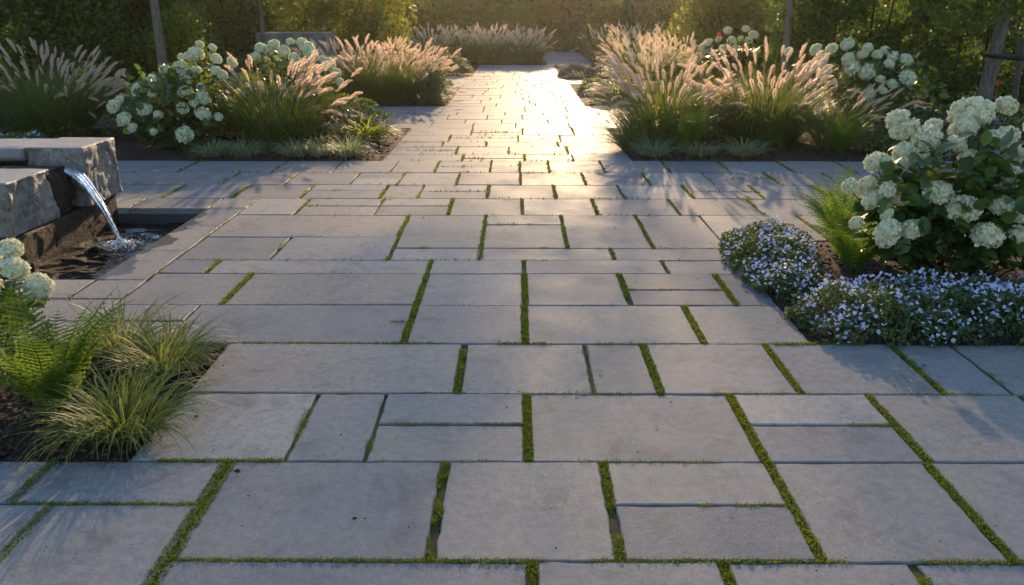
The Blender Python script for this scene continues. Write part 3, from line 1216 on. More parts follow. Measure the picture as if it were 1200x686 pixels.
def fern(label, pos, size, n, seed, group='green ferns', fr=None):
    r = np.random.default_rng(seed)
    t = thing('fern', label, 'fern', tuple(pos), group)
    for k in range(n):
        o = bpy.data.objects.new('frond', (fr or FROND)[min(3, int(k / n * 4))])
        COL.objects.link(o)
        o.parent = t
        az = k * 2.4 + r.normal(0, .25)
        s = size / .5 * r.uniform(.75, 1.12)
        o.matrix_basis = Matrix.Translation((.03 * math.cos(az), .03 * math.sin(az), 0)) @ Matrix.Rotation(az, 4, 'Z') @ Matrix.Rotation(r.normal(0, .12), 4, 'X') @ Matrix.Diagonal((s, s, s, 1))
    return t


# ---- hydrangeas
def head_mesh(seed, mat, n=190, flat=.8):
    """ball of four-petalled florets, radius 1 m before scaling"""
    r = np.random.default_rng(seed)
    mb = MB()
    k = np.arange(n)
    ph = k * 2.39996
    zz = 1 - 1.62 * (k + .5) / n
    rr = np.sqrt(np.clip(1 - zz * zz, 0, 1))
    d = np.stack([rr * np.cos(ph), rr * np.sin(ph), zz], 1) + r.normal(0, .05, (n, 3))
    d = nrm(d)
    lump = np.array([noise.noise(Vector(v) * 2.6 + Vector((seed * 5.0, 0, 0))) for v in d])
    c = d * (0.92 + .17 * lump + r.uniform(-.07, .07, n))[:, None] * (1, 1, flat)
    nn = nrm(d + r.normal(0, .28, (n, 3)))
    a0 = r.uniform(0, 6.28, n)
    x, y, z = basis(rdir(n, r), nn)
    for q in range(4):
        a = a0 + q * np.pi / 2
        yy = np.cos(a)[:, None] * x + np.sin(a)[:, None] * y
        xx = np.cross(yy, z)
        scatter(mb, [(0, .02, 0), (-.48, .55, .12), (0, 1, .05), (.48, .55, .12)], [(0, 1, 2, 3)], c, xx, yy, z, .185 * r.uniform(.75, 1.2, n))
    # inner florets close the ball
    m = 90
    dd = rdir(m, r)
    x, y, z = basis(rdir(m, r), dd)
    scatter(mb, [(-.6, -.6, 0), (.6, -.6, 0), (.6, .6, 0), (-.6, .6, 0)], [(0, 1, 2, 3)], dd * .78 * (1, 1, flat), x, y, z, np.full(m, .34))
    return mb.mesh('flower_head', mat, smooth=False)


HEADS = [head_mesh(s, M['floret']) for s in range(4)]
GHEADS = [head_mesh(20 + s, M['green_floret'], 130) for s in range(3)]


def hydrangea(label, base, heads, seed, meshes, nleaf, size=.13, depth=None, vol=None, gap=1.0):
    """heads: (px, py, radius px) in the photograph, given a depth by depth(px, py)"""
    r = np.random.default_rng(seed)
    base = np.array(base, float)
    t = thing('hydrangea', label, 'hydrangea', tuple(base), 'white hydrangea bushes')
    H = []
    for (px, py, pr) in heads:
        Y = depth(px, py) + r.normal(0, .03)
        c = at(px, py, Y) - base
        zc = Y * math.cos(R(PITCH)) + (CAM_H - c[2]) * math.sin(R(PITCH))
        H.append((c, pr * zc / F_PX))
    st, lf = MB(), MB()
    for i, (c, rad) in enumerate(H):
        root = np.array([c[0] * .25 + r.normal(0, .05), c[1] * .25 + r.normal(0, .05), 0])
        mid = (root + c) / 2 + np.array([c[0] * .12, c[1] * .12, .04])
        tt = np.linspace(0, 1, 6)[:, None]
        P = (1 - tt) ** 2 * root + 2 * tt * (1 - tt) * mid + tt ** 2 * (c - np.array([0, 0, rad * .3]))
        tube(st, P, np.linspace(.006, .0035, 6), 5, False)
        # leaves in pairs along each stem, biggest just under the flower
        m = 9
        tk = np.repeat(np.linspace(.25, .82, m), 2)
        pp = (1 - tk[:, None]) ** 2 * root + 2 * (tk * (1 - tk))[:, None] * mid + (tk ** 2)[:, None] * c
        ang = np.tile([0, np.pi], m) + np.repeat(np.arange(m) * np.pi / 2, 2) + r.uniform(0, 6)
        out = np.stack([np.cos(ang), np.sin(ang), r.uniform(-.45, .25, 2 * m)], 1)
        x, y, z = basis(nrm(out), np.tile(UP, (2 * m, 1)) + r.normal(0, .25, (2 * m, 3)))
        scatter(lf, BROAD_V, BROAD_F, pp, x, y, z, size * r.uniform(.75, 1.25, 2 * m))
        o = bpy.data.objects.new('flower_head', meshes[i % len(meshes)])
        COL.objects.link(o)
        o.parent = t
        tilt = nrm(c * np.array([1, 1, .2]) + np.array([0, -.15, .55]) + r.normal(0, .15, 3))
        q = Vector(tilt).to_track_quat('Z', 'Y')
        s = rad * r.uniform(.82, 1.04)
        o.matrix_basis = Matrix.Translation(Vector(c)) @ q.to_matrix().to_4x4() @ Matrix.Rotation(r.uniform(0, 6), 4, 'Z') @ Matrix.Diagonal((s * r.uniform(.95, 1.1), s * r.uniform(.92, 1.05), s, 1))
    # the body of leaves
    vx, vy, vz = vol
    d = rdir(nleaf, r, .25)
    rad = r.uniform(.3, .92, nleaf)
    p = d * rad[:, None] * np.array([vx, vy, vz * .5]) + np.array([0, 0, vz * .5])
    p[:, 2] = np.abs(p[:, 2])
    leaves(lf, p, r, size, .6, BROAD_V, BROAD_F, out=d * .7, droop=.25)
    lf.build('foliage', M['hyd_leaf'], t)
    st.build('stems', M['twig'], t)
    return t


# ---- mounds of little flowers
def flower_mound(label, name, cat, pos, outline, h, nleaf, nblo, seed, petal='blue', size=.022, leaf=.022, mat='cover', lift=.012, over=100):
    r = np.random.default_rng(seed)
    t = thing(name, label, cat, tuple(pos))
    O = np.array(outline, float) - np.array(pos)[:2]
    lo, hi = O.min(0), O.max(0)

    def inside(p):
        c = np.zeros(len(p), bool)
        j = len(O) - 1
        for i in range(len(O)):
            a, b = O[i], O[j]
            c ^= ((a[1] > p[:, 1]) != (b[1] > p[:, 1])) & (p[:, 0] < (b[0] - a[0]) * (p[:, 1] - a[1]) / (b[1] - a[1] + 1e-9) + a[0])
            j = i
        return c

    def edge(p):
        m = np.full(len(p), 9.0)
        for i in range(len(O)):
            a, b = O[i], O[(i + 1) % len(O)]
            ab = b - a
            tt = np.clip(((p - a) @ ab) / (ab @ ab), 0, 1)
            m = np.minimum(m, np.linalg.norm(p - a - tt[:, None] * ab, axis=1))
        return m

    def pick(n):
        q = r.uniform(lo, hi, (n * 3, 2))
        wv = np.array([(noise.noise(Vector((a[0] * 6, a[1] * 6, 3.0))), noise.noise(Vector((a[0] * 6, a[1] * 6, 8.0)))) for a in q])
        q = q[inside(q + wv * .09)][:n]
        e = edge(q)
        top = h * np.clip(e / (h * .85), 0, 1) ** .5
        top *= .82 + .38 * np.array([noise.noise(Vector((a[0] * 5, a[1] * 5, seed))) for a in q])
        return q, top
    mb = MB()
    q, top = pick(nleaf)
    p = np.concatenate([q, (top * r.uniform(.25, 1.0, len(q)) ** .5)[:, None]], 1)
    leaves(mb, p, r, leaf, .5)
    sq, stp = pick(nleaf // 8)
    ribbons(mb, np.concatenate([sq, np.zeros((len(sq), 1))], 1), r.uniform(0, 6.28, len(sq)), stp * 1.05, R(5) + r.uniform(0, R(22), len(sq)), R(20) * r.uniform(0, 1, len(sq)), np.full(len(sq), .003), r, 3)
    mb.build('foliage', M[mat], t)
    # blossoms: the nearest as parts, the rest as one
    q, top = pick(nblo * 2)
    cl = np.array([noise.noise(Vector((a[0] * 7, a[1] * 7, seed + .5))) for a in q]) + r.normal(0, .18, len(q))
    kk = np.argsort(-cl)[:nblo]
    q, top = q[kk], top[kk]
    c = np.concatenate([q, (top + lift * r.uniform(-.6, 1.3, len(q)))[:, None]], 1)
    o_ = np.argsort(c[:, 1])
    c = c[o_]
    m = MB()
    a = np.arange(5) * 2 * np.pi / 5
    yy = np.stack([np.cos(a), np.sin(a), np.full(5, .15)], 1)
    xx, yy, zz = basis(yy, np.tile(UP, (5, 1)))
    scatter(m, [(0, .05, 0), (-.36, .6, .05), (0, 1, .0), (.36, .6, .05)], [(0, 1, 2, 3)], np.zeros((5, 3)), xx, yy, zz, np.full(5, .5))
    one = m.mesh('blossom', M[petal], smooth=False)
    nn = nrm(np.stack([r.normal(0, .5, len(c)), r.normal(-.25, .5, len(c)), np.full(len(c), .8)], 1))
    for k in range(min(over, len(c))):
        o = bpy.data.objects.new('blossom', one)
        COL.objects.link(o)
        o.parent = t
        s = size * r.uniform(.55, 1.3)
        o.matrix_basis = Matrix.Translation(Vector(c[k])) @ Vector(nn[k]).to_track_quat('Z', 'Y').to_matrix().to_4x4() @ Matrix.Rotation(r.uniform(0, 6), 4, 'Z') @ Matrix.Diagonal((s, s, s, 1))
    if len(c) > over:
        rest = MB()
        c2, n2 = c[over:], nn[over:]
        x, y, z = basis(rdir(len(c2), r), n2)
        for k in range(5):
            yk = math.cos(a[k]) * x + math.sin(a[k]) * y + .15 * z
            scatter(rest, [(0, .05, 0), (-.36, .6, .05), (0, 1, .0), (.36, .6, .05)], [(0, 1, 2, 3)], c2, np.cross(yk, z), yk, z, size * .5 * r.uniform(.55, 1.3, len(c2)))
        o = rest.build('blossoms', M[petal], t, smooth=False)
        o['kind'] = 'stuff'
    return t


# ---- leafy masses
def clump_points(n, parts, r, shell=.55):
    """points near the surface of overlapping lumps (cx, cy, cz, rx, ry, rz)"""
    parts = np.array(parts, float)
    w = parts[:, 3] * parts[:, 5] + parts[:, 3] * parts[:, 4]
    k = r.choice(len(parts), n, p=w / w.sum())
    d = rdir(n, r, .15)
    q = parts[k]
    return q[:, :3] + d * q[:, 3:] * (shell + (1 - shell) * r.uniform(0, 1, n) ** .5)[:, None], d


def lumps(r, rx, ry, h, n, z0=.0, s=(.28, .5)):
    out = []
    for _ in range(n):
        a, q, zz = r.uniform(0, 6.28), np.sqrt(r.uniform(0, 1)), r.uniform(0, 1)
        f = np.sqrt(max(.05, 1 - (zz * 2 - .75) ** 2 * .55)) if zz > .35 else 1.0
        sz = r.uniform(*s)
        out.append((rx * q * .78 * f * math.cos(a), ry * q * .78 * f * math.sin(a), z0 + h * (.12 + .74 * zz), rx * sz, ry * sz, h * sz * .62))
    return out


def shrub(label, pos, rx, ry, h, n, leaf, seed, mat='shrub', cat='shrub', name='shrub', group=None, nl=18, s=(.28, .5)):
    r = np.random.default_rng(seed)
    t = thing(name, label, cat, tuple(pos), group)
    L = lumps(r, rx, ry, h, nl, s=s)
    p, d = clump_points(n, L, r)
    p[:, 2] = np.abs(p[:, 2]) + .01
    mb = MB()
    leaves(mb, p, r, leaf, .4, out=d * .6)
    mb.build('foliage', M[mat], t)
    st = MB()
    for q in L[:12]:
        e = np.array(q[:3])
        tube(st, [np.array([e[0] * .12, e[1] * .12, 0]), e * (.45, .45, .5), e], np.array([.02, .014, .006]) * max(.5, h), 5, False)
    st.build('stems', M['twig'], t)
    return t


def cushion(label, pos, rx, ry, h, n, leaf, seed, mat='silver', cat='cushion plant', name='cushion_plant'):
    r = np.random.default_rng(seed)
    d = rdir(n, r, .3)
    d[:, 2] = np.abs(d[:, 2])
    lump = np.array([noise.noise(Vector(v) * 3.0 + Vector((seed, 0, 0))) for v in d])
    p = d * np.array([rx, ry, h]) * (.80 + .22 * lump + r.uniform(-.12, .10, n))[:, None]
    p[:, 2] = np.abs(p[:, 2]) + .005
    mb = MB()
    leaves(mb, p, r, leaf, .2, out=d * 1.1)
    o = mb.build(name, M[mat])
    o.location = tuple(pos)
    return tag(o, label, cat)


def hedge(label, x0, x1, y0, y1, h, n, leaf, seed, mat='hedge'):
    """a deep mass of leaves, thinner towards the top, that lets some light through"""
    r = np.random.default_rng(seed)
    t = thing('hedge', label, 'hedge', ((x0 + x1) / 2, (y0 + y1) / 2, 0))
    w, dp = x1 - x0, y1 - y0
    n2 = int(n * 1.9)
    p = np.stack([r.uniform(-.5, .5, n2) * w, r.uniform(-.5, .5, n2) * dp, r.uniform(0, 1, n2) ** .9 * h], 1)
    # keep the leaves to the outside of billowing clumps
    v = np.array([noise.noise(Vector((a[0] * 1.7 + seed, a[1] * 1.7, a[2] * 1.7))) + .6 * noise.noise(Vector((a[0] * 4.2, a[1] * 4.2 + seed, a[2] * 4.2))) for a in p])
    order = np.argsort(-(v + r.normal(0, .10, n2)))[:n]
    p = p[order]
    bulge = np.array([noise.noise(Vector((a[0] * 1.1 + seed, 3.0, a[2] * 1.1))) for a in p])
    p[:, 1] += bulge * .22
    mb = MB()
    leaves(mb, p, r, leaf, .35)
    mb.build('foliage', M[mat], t)
    sb = MB()
    for k in range(int(w / .45)):
        x = -w / 2 + .25 + k * .45 + r.normal(0, .05)
        yy = r.normal(0, dp * .12)
        tube(sb, [(x, yy, -.02), (x + r.normal(0, .06), yy + r.normal(0, .06), h * .5), (x + r.normal(0, .12), yy + r.normal(0, .1), h * .92)], [.032, .022, .008], 6, False)
    sb.build('stems', M['twig'], t)
    return t


def tree(label, pos, h, tr, crown, n, leaf, seed, mat='tree', lean=(0, 0), low=(), group='garden trees', nl=14, shell=.2):
    """crown: (z0, rx, rz); low: extra leafy twigs hanging at these local points"""
    r = np.random.default_rng(seed)
    t = thing('tree', label, 'tree', tuple(pos), group)
    z0, rx, rz = crown
    top = np.array([lean[0], lean[1], z0 + rz * .9])
    tt = np.linspace(0, 1, 14)
    P = np.stack([top[0] * tt + .05 * np.sin(tt * 5 + seed), top[1] * tt + .05 * np.cos(tt * 4 + seed) - .05, top[2] * tt], 1)
    P[0, 2] = -.05
    tb = MB()
    tube(tb, P, tr * (1.0 - .72 * tt) * (1 + .35 * np.exp(-tt * 16)), 12)
    tb.build('trunk', M['bark'], t)
    lb = MB()
    L = []
    for k in range(nl):
        a = k * 2.4 + r.normal(0, .3)
        zz = r.uniform(.05, 1)
        q = rx * (.35 + .55 * np.sqrt(r.uniform())) * np.sqrt(max(.15, 1 - (zz - .35) ** 2 * 1.6))
        e = np.array([top[0] * .8 + q * math.cos(a), top[1] * .8 + q * math.sin(a), z0 + rz * 1.6 * zz])
        i = min(13, max(4, int((z0 * .85 + zz * rz * .7) / top[2] * 13)))
        s = P[i]
        m_ = (s + e) / 2 + np.array([0, 0, .12 * rx])
        tube(lb, [s, m_, e], np.array([.30, .18, .06]) * tr, 6, False)
        sz = r.uniform(.30, .48) * rx
        L.append((*e, sz, sz, sz * .75))
    for lp in low:
        e = np.array(lp, float)
        i = min(13, max(3, int((e[2] + .5) / top[2] * 13)))
        tube(lb, [P[i], (P[i] + e) / 2 + np.array([0, 0, .35]), e + np.array([0, 0, .12]), e], np.array([.22, .15, .08, .03]) * tr, 5, False)
        L.append((*e, .30, .30, .22))
    lb.build('limbs', M['bark'], t)
    p, d = clump_points(n, L, r, shell)
    cl = MB()
    leaves(cl, p, r, leaf, .3, out=d * .4, droop=.35)
    cl.build('crown', M[mat], t)
    return t


# ------------------------------------------------------------------ planting: near left bed
def gp(px, py):
    g = gnd(px, py)
    return (g[0], g[1], 0.0)


LOW = 'low tufts of sedge along the bed edges'
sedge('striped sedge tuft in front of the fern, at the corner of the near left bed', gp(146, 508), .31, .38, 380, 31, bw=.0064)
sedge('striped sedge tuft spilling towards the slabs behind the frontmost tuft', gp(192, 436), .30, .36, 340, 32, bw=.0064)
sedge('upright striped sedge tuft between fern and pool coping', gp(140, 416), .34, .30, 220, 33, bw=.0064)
fern('bright green fern in the near left bed beside the striped sedge', gp(62, 486), .60, 19, 41)
fern('partly cropped green fern under the white hydrangea at the pool corner', gp(-28, 440), .60, 16, 42)
hydrangea('cream hydrangea at the left edge with three flower heads by the pool', gp(-25, 412), [(12, 292, 17), (17, 315, 17), (45, 336, 19), (-18, 300, 18), (-14, 335, 18), (-50, 310, 18), (-45, 350, 17), (-80, 330, 17)], 51, HEADS, 130, .085,
          depth=lambda px, py: 3.78 + (330 - py) * .003, vol=(.30, .26, .50))

# ------------------------------------------------------------------ near right bed
H5 = [(1052, 140, 15), (1061, 152, 19), (1085, 162, 17), (1138, 133, 24), (1129, 151, 17), (1094, 147, 9), (1029, 191, 16), (1055, 193, 13), (1059, 177, 13), (1078, 184, 12), (996, 218, 11), (1016, 216, 10), (1022, 234, 13), (1040, 223, 13), (1057, 232, 14), (1099, 226, 17), (1120, 170, 14), (1135, 184, 13), (1129, 245, 18), (1185, 181, 20), (1173, 214, 15), (1184, 205, 14), (1166, 163, 12), (1180, 160, 16), (1171, 240, 16), (1190, 249, 15), (1157, 277, 17), (1180, 124, 12), (1040, 252, 9), (1040, 273, 17), (1068, 269, 13), (1003, 261, 8), (1194, 275, 11), (1222, 195, 17), (1232, 245, 16), (1216, 150, 18), (1240, 290, 17), (1255, 220, 17), (1275, 180, 16), (1270, 260, 16)]
hydrangea('large cream white hydrangea behind the blue flowers in the near right bed', (2.72, 5.12, 0), H5, 52, HEADS, 700, .10,
          depth=lambda px, py: 4.74 + .70 * min(1, max(0, (285 - py) / 160)) ** 1.2 + .25 * abs(px - 1125) / 130 * .6, vol=(.66, .40, .92))
fern('yellow green fern between the hydrangea and the far blue flowers', gp(985, 290), .60, 24, 43, fr=LFROND)
fern('low yellow green fern just behind the front mound of blue flowers', gp(1000, 322), .56, 24, 44, fr=LFROND)
flower_mound('front mound of pale blue flowers in the near right bed', 'flowering_groundcover', 'ground cover', (2.2, 4.3, 0),
             [(1.56, 4.02), (1.75, 3.97), (2.3, 3.99), (3.0, 3.98), (3.7, 4.0), (3.7, 4.7), (2.9, 4.72), (2.2, 4.74), (1.72, 4.66), (1.50, 4.4)], .23, 10500, 1500, 61, size=.023, lift=.03, leaf=.026)
flower_mound('far mound of pale blue flowers where the near right bed meets the path', 'flowering_groundcover', 'ground cover', (1.7, 5.3, 0),
             [(1.47, 4.72), (1.66, 4.66), (1.86, 4.95), (1.98, 5.35), (2.15, 6.0), (1.75, 6.15), (1.48, 6.02), (1.38, 5.4)], .20, 6500, 800, 62, size=.022, lift=.03, leaf=.026)
flower_mound('tiny sprig of pink flowers at the corner of the front blue mound', 'pink_flower_sprig', 'flower', (1.53, 4.33, 0),
             [(1.47, 4.24), (1.58, 4.24), (1.58, 4.44), (1.47, 4.44)], .10, 260, 12, 63, petal='pinkpetal')
sedge('dark green leafy tuft under the right side of the hydrangea', (3.5, 5.0, 0), .4, .5, 160, 34, mat='sedge')

# ------------------------------------------------------------------ left bed behind the fountain
fountain_grass('pink plumed grass behind the fountain, in front of the hedge', gp(62, 160), .98, .85, 900, 46, 71)
fountain_grass('grass with dusky drooping plumes beside the leftmost hydrangea', (gp(118, 150)[0], 11.4, 0), .86, .6, 420, 34, 72, TAN, lean=(0.2, .8))
H1 = [(234, 52, 6), (249, 56, 6), (230, 63, 10), (222, 66, 7), (253, 69, 7), (193, 82, 8), (212, 79, 9), (228, 84, 8), (217, 93, 10), (179, 96, 10), (163, 105, 10), (179, 109.5, 7), (199, 101.5, 5), (218, 108.5, 10.5), (236, 102, 7), (237, 115, 10), (169, 128, 10), (185.5, 135, 7), (214, 127, 7.5), (227, 121.5, 5.5), (238, 134, 10.5), (198, 116, 5), (155, 150, 6), (180, 154.6, 5), (216, 158, 10), (256, 137, 5.5), (261, 88, 7), (272, 73, 7.5), (212.5, 67, 6), (145, 140, 9), (133, 125, 8), (140, 118, 6), (253, 83, 7)]
hydrangea('greenish white hydrangea between pink grass and fountain, under the leaning trunk', (gp(208, 178)[0], 10.35, 0), H1, 53, GHEADS, 520, .105,
          depth=lambda px, py: 9.85 + .75 * min(1, max(0, (160 - py) / 110)), vol=(.75, .55, 1.1))
H2 = [(321, 52, 7), (340, 49, 5), (354, 50, 8), (360, 56, 9), (366, 66, 7), (386, 75, 8), (332.6, 60, 8), (345, 68, 8), (315, 59, 7), (394, 85, 7), (374, 80, 5), (398, 96, 6), (359, 63, 5), (305, 56, 7), (378, 70, 6), (350, 78, 7), (300, 66, 7)]
hydrangea('pale hydrangea behind the plumes of the front left grass', (-3.15, 11.9, 0), H2, 54, GHEADS, 420, .105,
          depth=lambda px, py: 11.4 + .5 * min(1, max(0, (100 - py) / 50)), vol=(.72, .45, 1.1))
fountain_grass('pink plumed grass leaning towards the path beside the leftmost hydrangea', gp(328, 169), .92, .85, 1000, 44, 73, lean=(.1, .5))
sedge('lime green spiky leafed plant at the path corner of the left bed', gp(424, 168), .42, .62, 420, 36, mat='lime', bw=.020, name='lime_leaf_plant', group=None)
for px, sz, lb in ((250, .26, 'leftmost of the low sedge tufts edging the left bed'), (286, .27, 'second low sedge tuft from the fountain, edging the left bed'),
                   (348, .27, 'low sedge tuft below the pink grass in the left bed'), (378, .26, 'low sedge tuft below the lime green plant'),
                   (408, .30, 'pale sedge tuft nearest to the path corner of the left bed')):
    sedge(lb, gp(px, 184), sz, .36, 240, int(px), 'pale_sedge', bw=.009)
flower_mound('patch of pale blue flowers behind the stone fountain', 'flowering_groundcover', 'ground cover', (-5.9, 10.1, 0),
             [(-6.6, 9.7), (-5.5, 9.65), (-5.4, 10.3), (-6.6, 10.4)], .28, 2600, 150, 64, size=.034, leaf=.035, over=40)

# ------------------------------------------------------------------ right bed
fountain_grass('sunlit pink plumed grass at the path corner of the right bed', gp(776, 168), .90, .85, 1000, 58, 74, lean=(2.9, .18))
fountain_grass('tall pink plumed grass in front of the right hydrangea', gp(892, 168), .98, .90, 1100, 58, 75)
fountain_grass('shaded grass with drooping grey plumes beside the right hydrangea', (gp(975, 172)[0], 10.4, 0), .70, .6, 360, 16, 76, TAN, lean=(0.0, .85))
sedge('long low grass arching over the paving at the path corner of the right bed', gp(742, 176), .50, .45, 420, 35, mat='grass', bw=.0075)
fern('dark fern at the foot of the two pink grasses in the right bed', gp(802, 181), .72, 17, 45)
fern('shaded fern at the front right of the right bed', gp(985, 182), .64, 16, 46)
for px, sz, lb in ((765, .28, 'pale sedge tuft nearest to the path in the right bed'), (818, .27, 'middle one of three pale sedge tufts edging the right bed'),
                   (872, .28, 'pale sedge tuft below the tall grass, farthest from the path')):
    sedge(lb, gp(px, 184), sz, .36, 250, int(px), 'pale_sedge', bw=.009)
H4 = [(924, 61, 7), (956, 58, 8), (974, 58, 7), (993, 52, 9), (1017, 56, 6.5), (1028, 64, 6), (1011.5, 64, 7.5), (994, 69, 8), (963, 71, 9), (966, 85, 9), (998, 79, 10), (1016.5, 85, 9.5), (1042, 75, 7.5), (1046.6, 66, 7.5), (1062, 70, 8), (1064, 91.5, 10), (1031.6, 93, 5.5), (1045, 98, 6), (1035, 106.5, 5), (1018, 111, 8), (1037, 59, 6), (951, 80, 8)]
hydrangea('white hydrangea in the shade between tall grass and right hedge', (4.9, 11.75, 0), H4, 55, GHEADS, 560, .105,
          depth=lambda px, py: 11.2 + .5 * min(1, max(0, (110 - py) / 60)), vol=(.85, .5, 1.15))
shrub('low dark green ground cover in front of the right hedge', (6.4, 11.2, 0), 2.2, 1.3, .42, 9000, .05, 82, 'cover', 'ground cover', 'leafy_groundcover', nl=34, s=(.16, .28))
shrub('low dark leaves at the right end of the right bed front', (4.6, 9.95, 0), .75, .35, .26, 2600, .045, 83, 'cover', 'ground cover', 'leafy_groundcover', nl=16)

U = 'leafy_groundcover'
shrub('dark undergrowth between the grasses and hydrangeas of the left bed', (-3.6, 11.35, 0), 2.3, .75, .62, 14000, .055, 180, 'cover', 'ground cover', U, nl=44, s=(.13, .24))
shrub('dark undergrowth behind the pink grass near the fountain', (-6.3, 11.6, 0), 1.3, .8, .60, 7000, .06, 181, 'cover', 'ground cover', U, nl=26, s=(.18, .3))
shrub('dark undergrowth between the pink grasses of the right bed', (2.75, 11.2, 0), 1.45, .8, .60, 11000, .055, 182, 'cover', 'ground cover', U, nl=36, s=(.16, .28))
shrub('low green undergrowth behind the grasses of the second left bed', (-2.6, 17.6, 0), 1.5, 1.0, .60, 6000, .07, 183, 'cover', 'ground cover', U, nl=30, s=(.18, .3))
shrub('low green undergrowth around the hazy grasses of the second right bed', (3.4, 17.2, 0), 1.9, 1.3, .55, 8000, .07, 184, 'cover', 'ground cover', U, nl=36, s=(.16, .28))
shrub('low green undergrowth behind the far row of grasses', (-1.6, 30.0, 0), 3.0, 1.5, .8, 7000, .10, 185, 'cover', 'ground cover', U, nl=36, s=(.16, .28))
shrub('low green undergrowth below the hazy grasses of the far right bed', (4.6, 27.0, 0), 2.2, 2.5, .7, 7000, .10, 186, 'cover', 'ground cover', U, nl=36, s=(.16, .28))
# ------------------------------------------------------------------ second pair of beds
fountain_grass('large pink plumed grass in the middle of the second left bed', (-2.55, 16.0, 0), .92, 1.0, 900, 66, 77, psc=1.05, bw=.0085)
fountain_grass('pink plumed grass on the hydrangea side of the second left bed', (-3.15, 16.3, 0), .90, .9, 700, 48, 78, psc=1.05, bw=.0085)
fountain_grass('pink plumed grass on the path side of the second left bed', (-1.95, 16.1, 0), .84, .9, 700, 48, 79, psc=1.05, bw=.0085, lean=(0, .45))
cushion('grey green cushion plant at the front corner of the second left bed', (-1.52, 15.42, 0), .26, .22, .24, 1400, .035, 91, 'grey_green')
shrub('grey green low shrub behind the cushion plant in the second left bed', (-1.55, 16.0, 0), .38, .5, .55, 2600, .05, 84, 'grey_green')
shrub('dense yellow green shrub beyond the grasses of the second left bed', (-4.05, 20.6, 0), 1.75, 1.2, 2.5, 15000, .085, 85, 'shrub', nl=30)
flower_mound('loose white daisies at the corner of the third left bed', 'white_daisies', 'flowers', (-1.7, 23.0, 0),
             [(-2.3, 22.45), (-1.15, 22.42), (-1.2, 23.6), (-2.3, 23.6)], .55, 3000, 90, 65, petal='whitepetal', size=.085, leaf=.07, mat='grey_green', lift=.10, over=60)
cushion('silver cushion plant in the right bed edge nearest to the bend', (1.55, 22.1, 0), .55, .40, .34, 2200, .05, 92)
cushion('second silver cushion plant, right of the bend one', (2.35, 22.0, 0), .55, .45, .40, 2200, .05, 93)
cushion('grey cushion plant at the left front of the second right bed', (1.55, 17.6, 0), .34, .4, .34, 1500, .04, 94, 'grey_green')
cushion('round pale green cushion plant at the second right bed corner', (1.55, 15.5, 0), .24, .22, .26, 1200, .035, 95, 'grey_green')
sedge('yellow green spiky leafed plant behind the cushions of the second right bed', (1.95, 16.2, 0), .55, .7, 420, 37, mat='lime', bw=.024, name='lime_leaf_plant', group=None)
fountain_grass('hazy plumed grass in the middle of the second right bed', (2.75, 18.4, 0), .84, .9, 700, 56, 80, TAN, psc=1.1, bw=.009)
fountain_grass('hazy plumed grass on the hydrangea side of the second right bed', (3.55, 18.8, 0), .86, .9, 700, 52, 87, TAN, psc=1.1, bw=.009)
H3 = [(853, 36, 5), (874, 34, 5), (883, 41, 6), (830.6, 50, 5), (847, 57, 5), (857, 47.6, 5), (868, 45, 4), (877, 47.6, 5), (842, 46, 4), (822, 56, 4), (836, 62, 4), (862, 56, 4)]
hydrangea('small distant hydrangea behind the right bed grasses', (4.15, 16.4, 0), H3, 56, GHEADS, 420, .15,
          depth=lambda px, py: 16.1, vol=(.75, .5, 1.05))
flower_mound('distant pale blue flowers in front of the small hydrangea', 'flowering_groundcover', 'ground cover', (3.4, 15.7, 0),
             [(3.0, 15.4), (4.0, 15.4), (4.0, 16.0), (3.0, 16.0)], .55, 2000, 90, 66, size=.06, leaf=.05, over=30)

# ------------------------------------------------------------------ far beds
for k, (x, y, hh, lb) in enumerate(((-2.6, 28.0, .88, 'leftmost of the row of plumed grasses across the far path end'), (-1.75, 28.3, .92, 'second from the left in the far row of plumed grasses'),
                                    (-.95, 27.9, .90, 'middle plumed grass in the far row across the path'), (-.2, 28.2, .88, 'plumed grass right of the middle in the far row'),
                                    (.3, 28.0, .82, 'rightmost plumed grass of the far row, at the bend'))):
    fountain_grass(lb, (x, y, 0), hh, 1.0, 420, 46, 100 + k, TAN, psc=1.35, bw=.013, group='far plumed grasses')
shrub('low green edging in front of the far row of grasses', (-.2, 27.35, 0), 1.1, .3, .42, 3000, .06, 88, 'grey_green', 'edging plant', 'edging_plant', nl=20, s=(.2, .35))
flower_mound('few white flowers in front of the far row of grasses', 'white_daisies', 'flowers', (-.8, 27.3, 0),
             [(-1.2, 27.1), (-.3, 27.1), (-.3, 27.5), (-1.2, 27.5)], .62, 500, 8, 67, petal='whitepetal', size=.16, leaf=.06, mat='grey_green', lift=.2)
for k, (x, y, hh, lb) in enumerate(((3.0, 29.0, .95, 'hazy grass by the bend, leftmost of the far right ones'), (3.9, 28.5, 1.0, 'hazy grass in the middle of the far right bed'),
                                    (3.2, 24.5, .85, 'hazy pale grass behind the silver cushions'), (4.3, 24.8, .9, 'hazy grass right of the one behind the silver cushions'))):
    fountain_grass(lb, (x, y, 0), hh, 1.1, 380, 44, 110 + k, TAN, psc=1.3, bw=.013, group='far plumed grasses')
shrub('dark rounded shrub at the bend of the path', (3.0, 27.8, 0), .7, .5, .8, 2600, .08, 89, 'grey_green')

